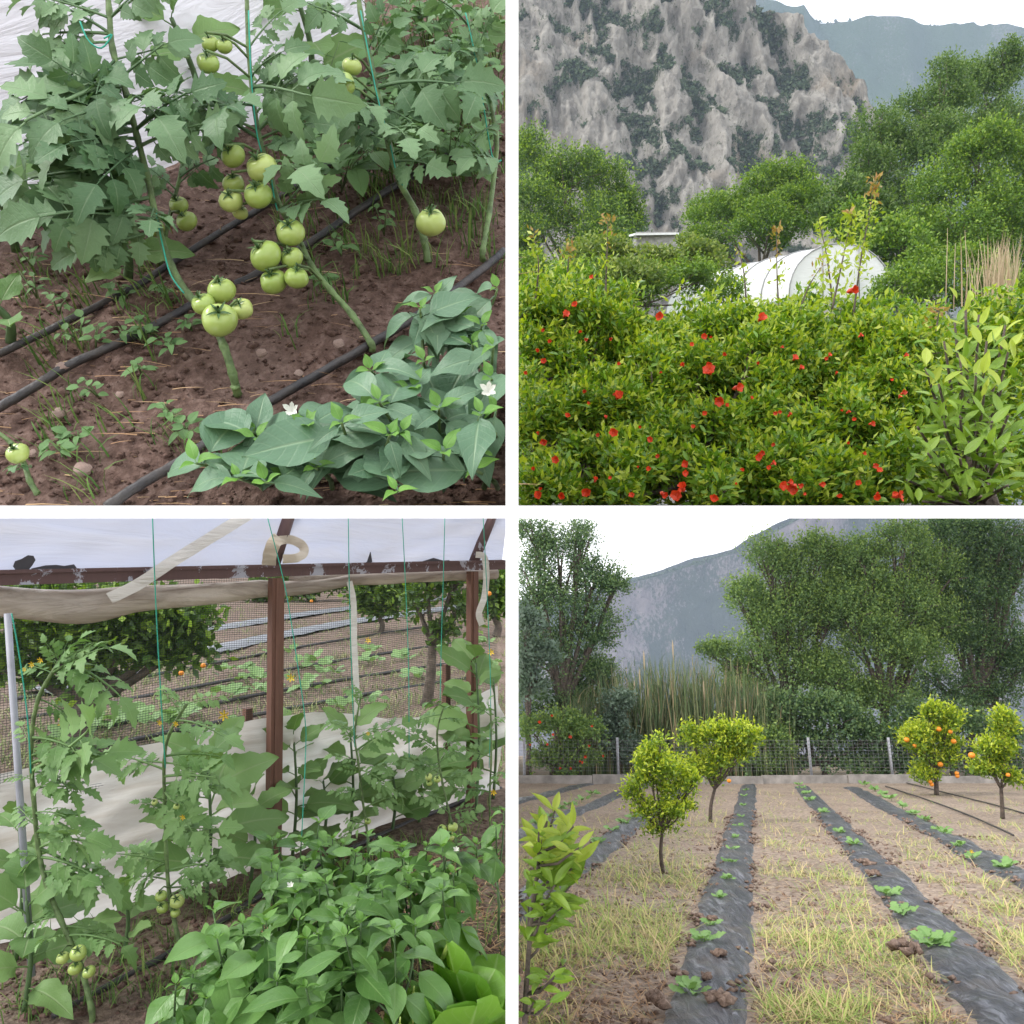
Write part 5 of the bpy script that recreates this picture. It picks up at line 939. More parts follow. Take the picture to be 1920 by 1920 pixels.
P = bl_pts(1700, (480, 950), (1600, 1915), inside); V, F = blades(P + np.array(BL.up) * 0.01, rg.uniform(0.04, 0.11, len(P)), rg, BL.up, 0.06, 0.4, 0.85)
solo('straw_litter', fast_mesh('straw_litter', V, F, M['straw']), 'orange brown straw under the pepper plants', 'straw', BL.gnd(750, 1800), BL, kind='stuff')
P = bl_pts(420, (0, 950), (1490, 1915), inside); Q = np.repeat(P, 5, 0) + np.array([tuple(BL.R @ Vector((rnd.gauss(0, 0.02), rnd.gauss(0, 0.02), 0))) for _ in range(len(P) * 5)]); V, F = blades(Q, rg.uniform(0.04, 0.15, len(Q)), rg, BL.up, 0.045, 1.0, 0.1)
solo('grass', fast_mesh('grass', V, F, M['grass']), 'thin grass growing among the greenhouse plants', 'grass', BL.gnd(450, 1800), BL, kind='stuff')
hose(BL, 'black drip hose along the greenhouse floor', [(100, 1905), (220, 1840), (330, 1780), (420, 1725), (520, 1660), (640, 1600), (760, 1545), (900, 1490), (940, 1478)], 0.014)
# the field outside
M['grass_f'] = island_mat('field weeds', [(0, (0.1, 0.18, 0.05)), (0.5, (0.2, 0.27, 0.09)), (1, (0.36, 0.33, 0.17))])
hl = [([(20, 1312), (200, 1282), (420, 1240), (650, 1198), (900, 1160)], 'nearest the mulch strips'), ([(20, 1352), (250, 1310), (500, 1262), (700, 1228), (900, 1198)], 'second from the mulch strips'), ([(60, 1388), (300, 1340), (520, 1296), (720, 1262), (900, 1236)], 'third from the mulch strips'), ([(150, 1410), (350, 1366), (560, 1325), (720, 1296), (900, 1268)], 'nearest the greenhouse wall')]
for px_, lb in hl: hose(BL, 'black drip line across the field outside, ' + lb, px_, 0.022)
for i, (px_, lb) in enumerate([([(380, 1222), (520, 1192), (680, 1163), (900, 1132)], 'black mulch strip in the field outside, nearest the greenhouse'), ([(300, 1196), (420, 1176), (560, 1153), (720, 1133), (900, 1115)], 'black mulch strip in the field outside, farther off'), ([(60, 1300), (150, 1282), (250, 1262)], 'short stretch of black mulch under the dark citrus')]):
    sp = smooth_path([BL.gnd(x, y, 0.03) for x, y in px_], 8); V = []
    for j, p in enumerate(sp):
        d = (sp[min(j + 1, len(sp) - 1)] - sp[max(0, j - 1)]).normalized(); x = d.cross(BL.up).normalized() * 0.3
        for c in range(5):
            s_ = c / 2 - 1; V.append(p + x * s_ * (1 + 0.15 * noise.noise(Vector((j * 0.5, i, c)))) + BL.up * (0.05 * (1 - s_ * s_) + 0.015 * noise.noise(Vector((j * 0.9, c * 0.9, i))) ))
    F = np.array([(a * 5 + c, a * 5 + c + 1, a * 5 + c + 6, a * 5 + c + 5) for a in range(len(sp) - 1) for c in range(4)])
    if 'mulch_m' not in M: M['mulch_m'] = plain('dusty black mulch film', (0.075, 0.075, 0.085), 0.4, 0.3, 5, 0.5, 12, 0.6)
    solo('mulch_strip', fast_mesh('mulch_strip', np.array([tuple(v) for v in V]), F, M['mulch_m']), lb, 'mulch film', sp[0], BL)
sl = [(530, 1228), (440, 1262), (480, 1280), (600, 1255), (585, 1245), (690, 1243), (750, 1240), (620, 1268), (690, 1225), (545, 1305), (200, 1372), (250, 1352), (330, 1350), (440, 1310), (480, 1300), (150, 1330), (120, 1400), (420, 1385), (590, 1290), (780, 1275), (640, 1330), (840, 1220), (920, 1250), (910, 1210), (300, 1370)]
M['squash_leaf'] = leaf_mat('squash leaf', (0.11, 0.2, 0.06), (0.2, 0.32, 0.12), (0.3, 0.4, 0.2), 0.4, 0.5, 0.25)
SQ = [leaf_mesh('squash_leaf', M['squash_leaf'], 0.3, wf=(lambda t: 0.42 * math.sin(math.pi * t ** 0.65) ** 0.6 * (1 + 0.12 * math.sin(t * 20)) if 0 < t < 1 else 0), rows=8, fold=0.15, droop=d_, wave=0.03, seed=i) for i, d_ in enumerate((0.3, 0.1))]
for i, (px, py) in enumerate(sorted(sl)):
    p = BL.gnd(px, py, 0.01); t = thing('squash_plant', 'small squash plant in the field outside, %s from the left' % WORDS[i], 'squash plant', p, BL, 'squash plants in the field outside'); rr = random.Random(i)
    for j in range(9):
        a = j * 2.4 + i; inst(t, 'leaf', rr.choice(SQ), p + BL.R @ Vector((rr.gauss(0, 0.1), rr.gauss(0, 0.1), 0.02)), BL.R @ Vector((math.cos(a), math.sin(a), rr.uniform(0.5, 1.2))), BL.up + (-p).normalized() * 0.4, rr.uniform(0.14, 0.24))
    if i % 6 == 0: inst(t, 'flower', FL_Y, p + BL.up * 0.2, Vector((1, 0, 0)), -p, 0.06)
P = bl_pts(2400, (0, 950), (1110, 1480), outside); Q = np.repeat(P, 6, 0) + np.array([tuple(BL.R @ Vector((rnd.gauss(0, 0.06), rnd.gauss(0, 0.06), 0))) for _ in range(len(P) * 6)]); Q = Q[Q[:, 0] < -0.03]
V, F = blades(Q, rg.uniform(0.05, 0.16, len(Q)), rg, BL.up, 0.07, 0.9, 0.2); solo('field_grass', fast_mesh('field_grass', V, F, M['grass_f']), 'yellow green weeds across the field outside the greenhouse', 'grass', BL.gnd(500, 1280), BL, kind='stuff')
# orchard trees outside
M['oc'] = leaf_mat('outside citrus crown', (0.04, 0.085, 0.02), (0.1, 0.17, 0.035), island=True, vs_=0, rough=0.4, trans=0.3); M['oct'] = leaf_mat('outside citrus tips', (0.12, 0.2, 0.03), (0.22, 0.32, 0.05), island=True, vs_=0, rough=0.4, trans=0.35)
om = (M['oc'], M['oct'])
def field_tree(label, lobes, px, d, n, leaf, r, seed, fr_=(), mats=om, fork=0.45, limbs=3):
    return tree(BL, 'citrus_tree', label, 'citrus tree', [(a, b_, c_, e_, d + f) for (a, b_, c_, e_, f) in lobes], BL.drop(W(px, 1200, d)), r, leaf, mats, n, 9, seed, group='citrus trees outside the greenhouse', limbs=limbs, tipf=0.85, wd=0.28, plen=(0.5, 1.0), fruits=[(a, b_, c_, d - 1.0) for a, b_, c_ in fr_], fork=fork, upb=0.1)
field_tree('large dark citrus tree close outside at the left', [(60, 1140, 90, 50, 0), (160, 1150, 100, 50, 0), (260, 1160, 100, 50, 0), (350, 1170, 70, 45, 0), (100, 1210, 90, 50, 0), (220, 1220, 100, 50, 0), (320, 1230, 80, 45, 0), (50, 1260, 60, 50, 0), (160, 1280, 60, 40, 0)], 150, 6.6, 950, 0.085, 0.09, 51, [(381, 1248, 5), (340, 1262, 5)])
field_tree('small bright citrus tree standing left of the bare trunk outside', [(700, 1110, 40, 35, 0), (745, 1125, 35, 40, 0), (715, 1140, 45, 35, 0), (680, 1120, 25, 25, 0)], 713, 15.5, 320, 0.12, 0.05, 52, [(660, 1096, 4)])
field_tree('old citrus tree with a forked bare trunk outside', [(800, 1090, 35, 30, 0), (850, 1095, 40, 35, 0), (780, 1130, 30, 25, 0), (860, 1150, 35, 35, 0), (830, 1190, 25, 20, 0), (790, 1150, 18, 14, 0)], 800, 8.6, 170, 0.09, 0.055, 53, fork=0.6, limbs=5)
field_tree('dark citrus tree outside at the right edge', [(925, 1110, 30, 40, 0), (935, 1140, 25, 35, 0), (910, 1090, 25, 25, 0)], 930, 15, 260, 0.13, 0.07, 54, [(917, 1113, 5)])
field_tree('distant dark citrus tree outside, left of the small bright one', [(560, 1105, 50, 25, 0), (620, 1100, 40, 25, 0), (500, 1110, 40, 25, 0)], 590, 24, 260, 0.2, 0.08, 55, [(584, 1127, 3)])
field_tree('distant hedge like citrus tree at the far edge of the field', [(780, 1085, 60, 22, 0), (880, 1085, 60, 22, 0), (690, 1085, 60, 20, 0)], 800, 30, 420, 0.25, 0.1, 56)
# ---------------------------------------------------------------- bottom right: orchard rows
rg = np.random.default_rng(8); rnd = random.Random(8)
def row(X, Y, z=0.0): p = RE * X + RD * Y; return BR.R @ Vector((p.x, p.y, z - BR.h + br_h(p.x, p.y)))
def rowxy(px, py): l = BR.RT @ BR.gnd(px, py); l.z = 0; return l.dot(RE), l.dot(RD)
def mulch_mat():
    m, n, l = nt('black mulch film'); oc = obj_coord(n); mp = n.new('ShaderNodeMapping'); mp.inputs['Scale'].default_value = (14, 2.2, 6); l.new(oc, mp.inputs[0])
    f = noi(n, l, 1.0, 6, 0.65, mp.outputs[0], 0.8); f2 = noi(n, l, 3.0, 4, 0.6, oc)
    c = mixc(n, l, ramp(n, l, f2, [(0.5, (0, 0, 0)), (0.75, (0.7, 0.7, 0.7))]), (0.075, 0.075, 0.088), (0.2, 0.165, 0.14)); c = mixc(n, l, ramp(n, l, f, [(0.52, (0, 0, 0)), (0.64, (0.8, 0.8, 0.8))]), c, (0.25, 0.25, 0.28))  # brown patches are dust; pale grey streaks paint sky highlights into the film colour
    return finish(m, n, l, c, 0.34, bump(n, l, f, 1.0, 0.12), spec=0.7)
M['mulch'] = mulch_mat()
STR = [(-6.6, 'leftmost far mulch strip'), (-4.35, 'second mulch strip from the left'), (-2.6, 'mulch strip behind the left citrus tree'), (-0.45, 'long mulch strip left of centre'), (1.45, 'long mulch strip ending at the lower right corner'), (3.15, 'mulch strip at the right edge')]
for si, (X0, nm) in enumerate(STR):
    y0, y1 = (3.4 if -1 < X0 < 2 else 4.5), 33.5; V = []; ys = g(y0, y1, 0.08, 1.012); nc = 9
    for y in ys:
        wl = 0.3 + 0.05 * noise.noise(Vector((y * 0.9, X0, 0))) + 0.03 * noise.noise(Vector((y * 4, X0, 5))); wr = 0.3 + 0.05 * noise.noise(Vector((y * 0.9, X0, 9))) + 0.03 * noise.noise(Vector((y * 4, X0, 15)))
        sh = 0.05 * noise.noise(Vector((y * 0.25, X0, 3)))
        for c in range(nc):
            s = c / (nc - 1) * 2 - 1; x = X0 + sh + (wl if s < 0 else wr) * s
            z = 0.055 * (1 - s * s) + 0.028 * noise.noise(Vector((x * 9, y * 2.2, 1))) + 0.016 * noise.noise(Vector((x * 22, y * 5, 4))) - (0.05 if abs(s) > 0.99 else 0) + 0.012
            V.append(row(x, y, z))
    F = np.array([(i * nc + j, i * nc + j + 1, (i + 1) * nc + j + 1, (i + 1) * nc + j) for i in range(len(ys) - 1) for j in range(nc - 1)]); V = np.array([tuple(v) for v in V])
    keep = V[:, 0] > 0.02; F = F[keep[F].all(1)]
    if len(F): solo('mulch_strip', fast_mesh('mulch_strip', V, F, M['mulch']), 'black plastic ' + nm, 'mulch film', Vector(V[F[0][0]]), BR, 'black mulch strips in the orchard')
def melon_w(w): return lambda t: w * math.sin(math.pi * t ** 0.7) ** 0.6 * (1 + 0.25 * math.sin(t * 19)) if 0 < t < 1 else 0.0
M['mel_leaf'] = leaf_mat('melon leaf', (0.12, 0.24, 0.06), (0.22, 0.36, 0.12), (0.3, 0.42, 0.18), 0.35, 0.5, 0.25)
MEL = [leaf_mesh('melon_leaf', M['mel_leaf'], 0.35, wf=melon_w(0.36), rows=10, fold=0.2, droop=d_, wave=0.04, seed=i) for i, d_ in enumerate((0.2, 0.4, 0.0))]
def seedling(label, X, Y, size, n, seed, flower=False):
    r3 = random.Random(seed); p = row(X, Y, 0.05)
    if p.x < 0.05: return
    t = thing('melon_seedling', label, 'seedling', p, BR, 'melon seedlings on the mulch strips')
    for i in range(n):
        a = i * 2.4 + seed; inst(t, 'leaf', r3.choice(MEL), p + BR.R @ Vector((r3.uniform(-0.3, 0.3) * size, r3.uniform(-0.2, 0.2) * size, 0)), BR.R @ Vector((math.cos(a), math.sin(a), r3.uniform(0.35, 1.1))), BR.up + (-p).normalized() * 0.5, size * r3.uniform(0.6, 1.1))
    b = MB(); b.tube([p - BR.up * 0.05, p + BR.up * size * 0.25], 0.006, 5); part('stem', b.mesh('stem', M['stem_g']), t)
    if flower: inst(t, 'flower', FL_Y, p + BR.up * size * 0.6, Vector((1, 0, 0)), -p, 0.04)
rows_ = {3: [(1298, 1868, .13, 9), (1322, 1772, .13, 9), (1332, 1742, .1, 7), (1350, 1690, .1, 7), (1363, 1652, .11, 8), (1370, 1622, .11, 8), (1374, 1597, .1, 7), (1378, 1572, .1, 7), (1386, 1550, .1, 6), (1390, 1532, .1, 6), (1393, 1512, .12, 7), (1396, 1495, .12, 7), (1398, 1483, .12, 7)],
  4: [(1752, 1776, .17, 16), (1694, 1718, .15, 12), (1670, 1683, .15, 12), (1602, 1590, .14, 9), (1576, 1564, .14, 8), (1545, 1527, .15, 8), (1519, 1503, .16, 9), (1511, 1491, .16, 9), (1503, 1480, .16, 9), (1498, 1474, .16, 8)],
  5: [(1880, 1626, .17, 12), (1822, 1609, .14, 9), (1800, 1588, .15, 9), (1776, 1568, .15, 9), (1762, 1555, .15, 9), (1736, 1541, .15, 9), (1712, 1529, .16, 9), (1692, 1515, .18, 10), (1672, 1501, .2, 10), (1655, 1491, .2, 10), (1640, 1483, .2, 10), (1622, 1474, .2, 9)],
  2: [(1170, 1548, .16, 8), (1148, 1561, .15, 8), (1122, 1582, .15, 8), (1098, 1602, .15, 8), (1190, 1535, .16, 8)],
  1: [(1110, 1492, .2, 9), (1090, 1503, .2, 9), (1070, 1513, .2, 9), (1052, 1523, .18, 8), (1030, 1535, .17, 8), (1005, 1548, .16, 8)]}
nmz = {3: 'the strip left of centre', 4: 'the strip running to the lower right corner', 5: 'the strip at the right edge', 2: 'the strip behind the left citrus tree', 1: 'the second strip from the left'}
for k_, lst in rows_.items():
    for i, (px, py, sz, n_) in enumerate(sorted(lst, key=lambda q: -q[1])):
        X, Y = rowxy(px, py); seedling('%s melon seedling from the front on %s' % (WORDS[i], nmz[k_]), X, Y, sz * 1.2, n_ + 3, i + 20 * k_, k_ == 5 and i == 1)
# dry soil clods, straw, grass
def br_p(n, pxr, pyr, f=None):
    out = []
    while len(out) < n:
        px, py = rnd.uniform(*pxr), rnd.uniform(*pyr); l = BR.RT @ BR.gnd(px, py)
        if l.x > 0.05 and (f is None or f(l)): out.append(tuple(BR.R @ Vector((l.x, l.y, br_h(l.x, l.y) - BR.h))))
    return np.array(out)
def off_strip(l, m=0.3):
    X = Vector((l.x, l.y, 0)).dot(RE); return all(abs(X - s[0]) > m for s in STR)
P = br_p(5200, (960, 1930), (1560, 1915), off_strip); V, F = clods(P, rg.gamma(1.4, 0.010, len(P)).clip(0.004, 0.05), rg, BR.up)
solo('soil_clods', fast_mesh('soil_clods', V, F, M['clod_br'], smooth=False), 'dry soil clods between the mulch strips', 'soil', BR.gnd(1500, 1800), BR, kind='stuff')
lst = []
for X0, _ in STR[2:]:
    for _k in range(70):
        Y = rnd.uniform(4.6, 22); p = row(X0 + rnd.choice((-1, 1)) * rnd.gauss(0.25, 0.05), Y, 0.03)
        if p.x > 0.05:
            for _j in range(6): lst.append(tuple(p + BR.R @ Vector((rnd.gauss(0, 0.05), rnd.gauss(0, 0.05), rnd.uniform(-0.01, 0.03)))))
P = np.array(lst); V, F = clods(P, rg.uniform(0.012, 0.04, len(P)), rg, BR.up)
solo('edge_clods', fast_mesh('edge_clods', V, F, M['clod_br'], smooth=False), 'soil heaped along the edges of the mulch strips', 'soil', BR.gnd(1400, 1700), BR, kind='stuff')
for i, (px, py, r, lb) in enumerate([(1270, 1828, .06, 'clod of earth on the left centre strip, left of the nearest seedling'), (1325, 1832, .055, 'clod of earth on the left centre strip, behind the nearest seedling'), (1325, 1835, .03, 'small clod beside a larger one on the left centre strip'), (1350, 1788, .06, 'clod of earth on the left centre strip, right of the second seedling'), (1330, 1725, .06, 'brown clod in the middle of the left centre strip'), (1230, 1875, .09, 'large clod at the left edge of the left centre strip, nearest the viewer'), (1345, 1875, .09, 'large clod at the right edge of the left centre strip'), (1700, 1780, .1, 'large clod at the left edge of the right long strip'), (1640, 1640, .09, 'brown clods lying across the right long strip'), (1625, 1618, .09, 'flat brown clod farther up the right long strip')]):
    P = np.array([tuple(BR.gnd(px, py, 0.06) + BR.R @ Vector((rnd.gauss(0, r * 0.4), rnd.gauss(0, r * 0.4), rnd.uniform(0, r * 0.3)))) for _ in range(9)]); V, F = clods(P, rg.uniform(0.4, 0.75, 9) * r, rg, BR.up); solo('earth_clod', fast_mesh('earth_clod', V, F, M['clod_br'], smooth=False), lb, 'clod', BR.gnd(px, py), BR, 'clods on the mulch strips')
def grassy(l):
    if not off_strip(l, 0.36): return False
    X = Vector((l.x, l.y, 0)).dot(RE); b_ = 0.15 if X < -0.4 else -0.02
    return noise.noise(Vector((l.x * 0.8, l.y * 0.55, 3))) + 0.7 * noise.noise(Vector((l.x * 3, l.y * 3, 8))) + rnd.gauss(0, 0.25) + b_ > 0.1
P = br_p(5200, (960, 1930), (1480, 1915), grassy); Q = np.repeat(P, 7, 0) + np.array([tuple(BR.R @ Vector((rnd.gauss(0, 0.045), rnd.gauss(0, 0.045), 0))) for _ in range(len(P) * 7)])
V, F = blades(Q, rg.gamma(2.2, 0.037, len(Q)).clip(0.03, 0.26), rg, BR.up, 0.05, 1.1, 0.35)
keep = V.reshape(-1, 7, 3)[:, :, 0].min(1) > 0.02; V = V.reshape(-1, 7, 3)[keep].reshape(-1, 3); nb = keep.sum(); i = np.arange(nb)[:, None] * 7; F = np.concatenate([i + f for f in ([0, 1, 3], [0, 3, 2], [2, 3, 5], [2, 5, 4], [4, 5, 6])], 0)
solo('dry_grass', fast_mesh('dry_grass', V, F, M['grass_dry']), 'yellowing grass growing between the mulch strips', 'grass', BR.gnd(1150, 1750), BR, kind='stuff')
P = br_p(6500, (960, 1930), (1470, 1915), off_strip); V, F = blades(P + np.array(BR.up) * 0.012, rg.uniform(0.05, 0.16, len(P)), rg, BR.up, 0.05, 0.4, 0.9)
keep = V.reshape(-1, 7, 3)[:, :, 0].min(1) > 0.02; V = V.reshape(-1, 7, 3)[keep].reshape(-1, 3); nb = keep.sum(); i = np.arange(nb)[:, None] * 7; F = np.concatenate([i + f for f in ([0, 1, 3], [0, 3, 2], [2, 3, 5], [2, 5, 4], [4, 5, 6])], 0)
solo('straw_litter', fast_mesh('straw_litter', V, F, M['straw']), 'dry straw lying on the orchard soil', 'straw', BR.gnd(1500, 1750), BR, kind='stuff')
# drip lines
hose(BR, 'black drip line on the soil at the right, nearest the strip', [(1660, 1474), (1740, 1500), (1820, 1530), (1900, 1566)], 0.02)
hose(BR, 'black drip line on the soil under the orange trees', [(1700, 1468), (1780, 1488), (1860, 1508), (1920, 1525)], 0.02)
# kerb wall and fence
M['concrete'] = plain('weathered concrete', (0.34, 0.31, 0.28), 0.9, 0.3, 2.5, 0.4, 20)
Yk = 34.4
for i, (xa, xb) in enumerate([(0.1, 3.2), (3.22, 6.6), (6.62, 10.0), (10.02, 13.4), (13.42, 16.8), (16.82, 20.2), (20.22, 24)]):
    if i == 0: t = thing('kerb_wall', 'low concrete kerb wall at the end of the orchard', 'wall', BR.loc(10, Yk), BR)
    b = MB(); yy = Yk - 2.3 * 0 + (0.03 * i if i % 2 else 0); hh = 0.34 + 0.04 * math.sin(i * 2.1); b.box(BR.loc((xa + xb) / 2, yy, hh / 2 - 0.05), (BR.R @ Vector((1, 0, 0)), BR.fw, BR.up), ((xb - xa) / 2, 0.12, hh / 2)); part('block', b.mesh('block', M['concrete'], False), t)
M['post'] = plain('grey fence post', (0.34, 0.34, 0.36), 0.6, 0.2); M['wire'] = plain('fence wire', (0.2, 0.2, 0.2), 0.5, 0.1)
t = thing('wire_fence', 'wire mesh fence on grey posts behind the kerb wall', 'fence', BR.loc(10, Yk + 0.4), BR)
for px in (982, 1150, 1320, 1495, 1640, 1800, 1950):
    b = MB(); x = (px - 960) * K * (Yk + 0.4) * 1.0; p = BR.loc(x, Yk + 0.4); b.tube([p, p + BR.up * 1.75], 0.055, 6); part('post', b.mesh('post', M['post']), t)
b = MB()
for z in np.arange(0.45, 1.7, 0.13): b.tube([BR.loc(0.3, Yk + 0.34, z), BR.loc(24, Yk + 0.34, z)], 0.006, 3, False)
for x in np.arange(0.3, 24, 0.2): b.tube([BR.loc(x, Yk + 0.345, 0.42), BR.loc(x, Yk + 0.345, 1.68)], 0.005, 3, False)
part('wire_mesh', b.mesh('wire_mesh', M['wire']), t, 'stuff')
# citrus trees of the orchard
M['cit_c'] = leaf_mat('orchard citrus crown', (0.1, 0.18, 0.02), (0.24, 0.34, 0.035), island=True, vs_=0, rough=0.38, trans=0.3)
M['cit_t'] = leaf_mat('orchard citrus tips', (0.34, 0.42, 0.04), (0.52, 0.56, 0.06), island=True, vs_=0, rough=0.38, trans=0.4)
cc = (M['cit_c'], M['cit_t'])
def citrus(label, lobes, px, py, r, leaf, n, seed, fr_=()):
    p = BR.gnd(px, py, -0.02); d = p.y
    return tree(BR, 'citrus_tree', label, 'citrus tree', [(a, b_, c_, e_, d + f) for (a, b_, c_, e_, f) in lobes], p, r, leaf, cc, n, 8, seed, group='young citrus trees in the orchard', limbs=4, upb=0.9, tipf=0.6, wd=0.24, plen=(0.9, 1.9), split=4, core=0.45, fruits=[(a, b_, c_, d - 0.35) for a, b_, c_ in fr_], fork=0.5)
citrus('bright young citrus tree on a bare trunk left of the mulch strip', [(1190, 1500, 26, 26, 0), (1215, 1440, 26, 34, 0), (1250, 1450, 40, 45, 0), (1280, 1480, 30, 40, 0), (1210, 1530, 30, 24, 0), (1255, 1530, 36, 26, -0.1), (1225, 1420, 18, 22, 0), (1285, 1520, 22, 20, 0), (1240, 1558, 40, 22, 0), (1195, 1475, 26, 26, 0), (1300, 1470, 18, 24, 0), (1238, 1400, 14, 18, 0), (1245, 1490, 26, 30, 0)], 1243, 1636, 0.026, 0.055, 1000, 31)
citrus('citrus tree with two leafy arms behind the bright young one', [(1300, 1400, 26, 34, 0), (1335, 1385, 30, 32, 0), (1400, 1385, 32, 28, 0), (1360, 1420, 40, 28, 0), (1320, 1440, 34, 26, 0), (1390, 1420, 30, 20, 0), (1345, 1470, 18, 26, 0), (1360, 1395, 36, 30, 0), (1325, 1455, 26, 24, 0)], 1332, 1540, 0.04, 0.085, 1000, 32, [(1367, 1464, 4)])
citrus('orange tree heavy with fruit in front of the dark trees at the right', [(1745, 1350, 24, 34, 0), (1720, 1385, 36, 34, 0), (1775, 1375, 34, 36, 0), (1740, 1420, 44, 30, 0), (1785, 1420, 30, 30, 0), (1745, 1455, 36, 20, 0)], 1756, 1490, 0.07, 0.12, 1150, 33, [(1760, 1367, 5), (1700, 1387, 5), (1788, 1390, 5), (1782, 1372, 4), (1763, 1433, 5), (1794, 1450, 4), (1795, 1455, 4), (1744, 1466, 4), (1747, 1471, 4), (1715, 1398, 4)])
citrus('orange tree cut off by the right edge', [(1885, 1375, 24, 34, 0), (1850, 1410, 30, 26, 0), (1885, 1420, 30, 30, 0), (1860, 1450, 30, 20, 0), (1890, 1460, 22, 20, 0)], 1880, 1534, 0.045, 0.09, 760, 34, [(1822, 1416, 6), (1890, 1453, 4)])
# nearest citrus sapling at the left
base = BR.drop(W(985, 1900, 2.9)); t = thing('citrus_tree', 'citrus sapling with large light green leaves closest at the left edge', 'citrus tree', base, BR); b = MB(); rr = random.Random(5)
stem = smooth_path([base, W(982, 1990, 2.9), W(990, 1800, 2.9), W(1005, 1650, 2.9), W(1025, 1540, 2.9)], 5); b.tube(stem, [0.012 * (1.1 - 0.7 * i / len(stem)) for i in range(len(stem))], 7)
for (ax_, ay_, n_, L_) in [(1080, 1620, 9, 0.13), (1070, 1660, 9, 0.13), (1050, 1570, 10, 0.13), (1020, 1700, 10, 0.12), (1020, 1600, 10, 0.13), (1040, 1520, 9, 0.105), (1075, 1550, 8, 0.1), (1010, 1560, 10, 0.1), (1000, 1620, 11, 0.11), (1060, 1600, 10, 0.12), (1085, 1590, 7, 0.1), (990, 1680, 9, 0.1), (1040, 1660, 11, 0.12), (1055, 1700, 9, 0.1), (990, 1740, 9, 0.1), (1025, 1740, 8, 0.11), (1040, 1830, 7, 0.1), (1060, 1810, 5, 0.09), (1000, 1880, 5, 0.09), (1030, 1880, 4, 0.08)]:
    top = W(ax_, ay_, 2.9 + rr.uniform(-0.12, 0.12)); q0 = min(stem, key=lambda s: (s - top - BR.up * -0.12).length); b.tube([q0, q0.lerp(top, 0.5) + BR.up * -0.02, top], [0.006, 0.005, 0.003], 5)
    for i in range(n_):
        u = 0.3 + 0.7 * (i + 0.5) / n_; q = q0.lerp(top, u); a = i * 2.4 + ax_; inst(t, 'leaf', rr.choice(CIT['y' if u > 0.6 and ay_ < 1640 else 'm']), q, BR.R @ Vector((math.cos(a), math.sin(a) * 0.7 - 0.1, rr.uniform(-0.1, 0.7) + (0.8 if u > 0.85 and ay_ < 1700 else 0))), Vector((rr.uniform(-0.4, 0.4), -0.6, 0.8)), L_ * rr.uniform(0.75, 1.2), 0.82)
part('stem', b.mesh('stem', M['bark']), t)
# trees, shrubs and reeds beyond the fence
M['will'] = leaf_mat('willow crown', (0.09, 0.16, 0.055), (0.2, 0.3, 0.1), island=True, vs_=0, rough=0.5, trans=0.25)
M['will_t'] = leaf_mat('willow tips', (0.17, 0.25, 0.06), (0.29, 0.38, 0.1), island=True, vs_=0, rough=0.5, trans=0.3)
M['dark'] = leaf_mat('dark alder crown', (0.05, 0.1, 0.045), (0.12, 0.195, 0.085), island=True, vs_=0, rough=0.5, trans=0.2)
M['dark_t'] = leaf_mat('dark alder tips', (0.1, 0.16, 0.055), (0.18, 0.26, 0.09), island=True, vs_=0, rough=0.5, trans=0.25)
M['silv'] = leaf_mat('silvery crown', (0.08, 0.12, 0.085), (0.17, 0.23, 0.17), island=True, vs_=0, rough=0.5, trans=0.2)
wm = (M['will'], M['will_t']); dm = (M['dark'], M['dark_t']); sm = (M['silv'], M['silv'])
def back_tree(label, lobes, px, d, mats, seed, n, leaf=0.2, r=0.2, **kw):
    return tree(BR, kw.pop('name', 'broadleaf_tree'), label, kw.pop('cat', 'tree'), [(a, b_, c_, e_, d + f) for (a, b_, c_, e_, f) in lobes], BR.drop(W(px, 1400, d)), r, leaf, mats, n, 10, seed, group=kw.pop('group', 'trees beyond the orchard fence'), margin=0.3, split=kw.pop('split', 2), **kw)
back_tree('feathery tree at the left edge against the white sky', [(1000, 1010, 50, 50, 0), (1050, 1060, 80, 60, 0), (1110, 1100, 70, 50, 0), (1000, 1100, 60, 70, 0), (1060, 1160, 90, 60, 0), (1120, 1190, 60, 60, 0), (1030, 1250, 80, 80, 0), (1090, 1280, 70, 70, 1), (1150, 1110, 40, 40, 0), (1090, 1010, 40, 40, 0), (1030, 1330, 70, 50, 0), (1090, 1340, 60, 50, 0), (1130, 1290, 50, 50, 0)], 1040, 40, dm, 41, 5600, 0.13, 0.25, upb=0.7, plen=(0.5, 1.1))
back_tree('silvery leaved tree in front of the feathery one at the left edge', [(985, 1180, 45, 50, 0), (1000, 1240, 55, 50, 0), (985, 1300, 50, 60, 0)], 990, 36, sm, 42, 500, 0.22, 0.12)
back_tree('light green willow with upright plumes right of the sky gap', [(1440, 1060, 50, 60, 0), (1400, 1140, 50, 60, 0), (1480, 1090, 60, 70, 0), (1460, 1180, 80, 80, 0), (1530, 1060, 50, 70, 0), (1420, 1250, 70, 70, 0), (1500, 1280, 90, 80, 0), (1350, 1240, 40, 40, 0), (1560, 1160, 60, 80, 0), (1580, 1080, 60, 70, 1), (1400, 1320, 70, 60, 0), (1500, 1180, 90, 90, 1)], 1470, 41, wm, 43, 8500, 0.13, 0.22, upb=1.0, plen=(0.5, 1.1))
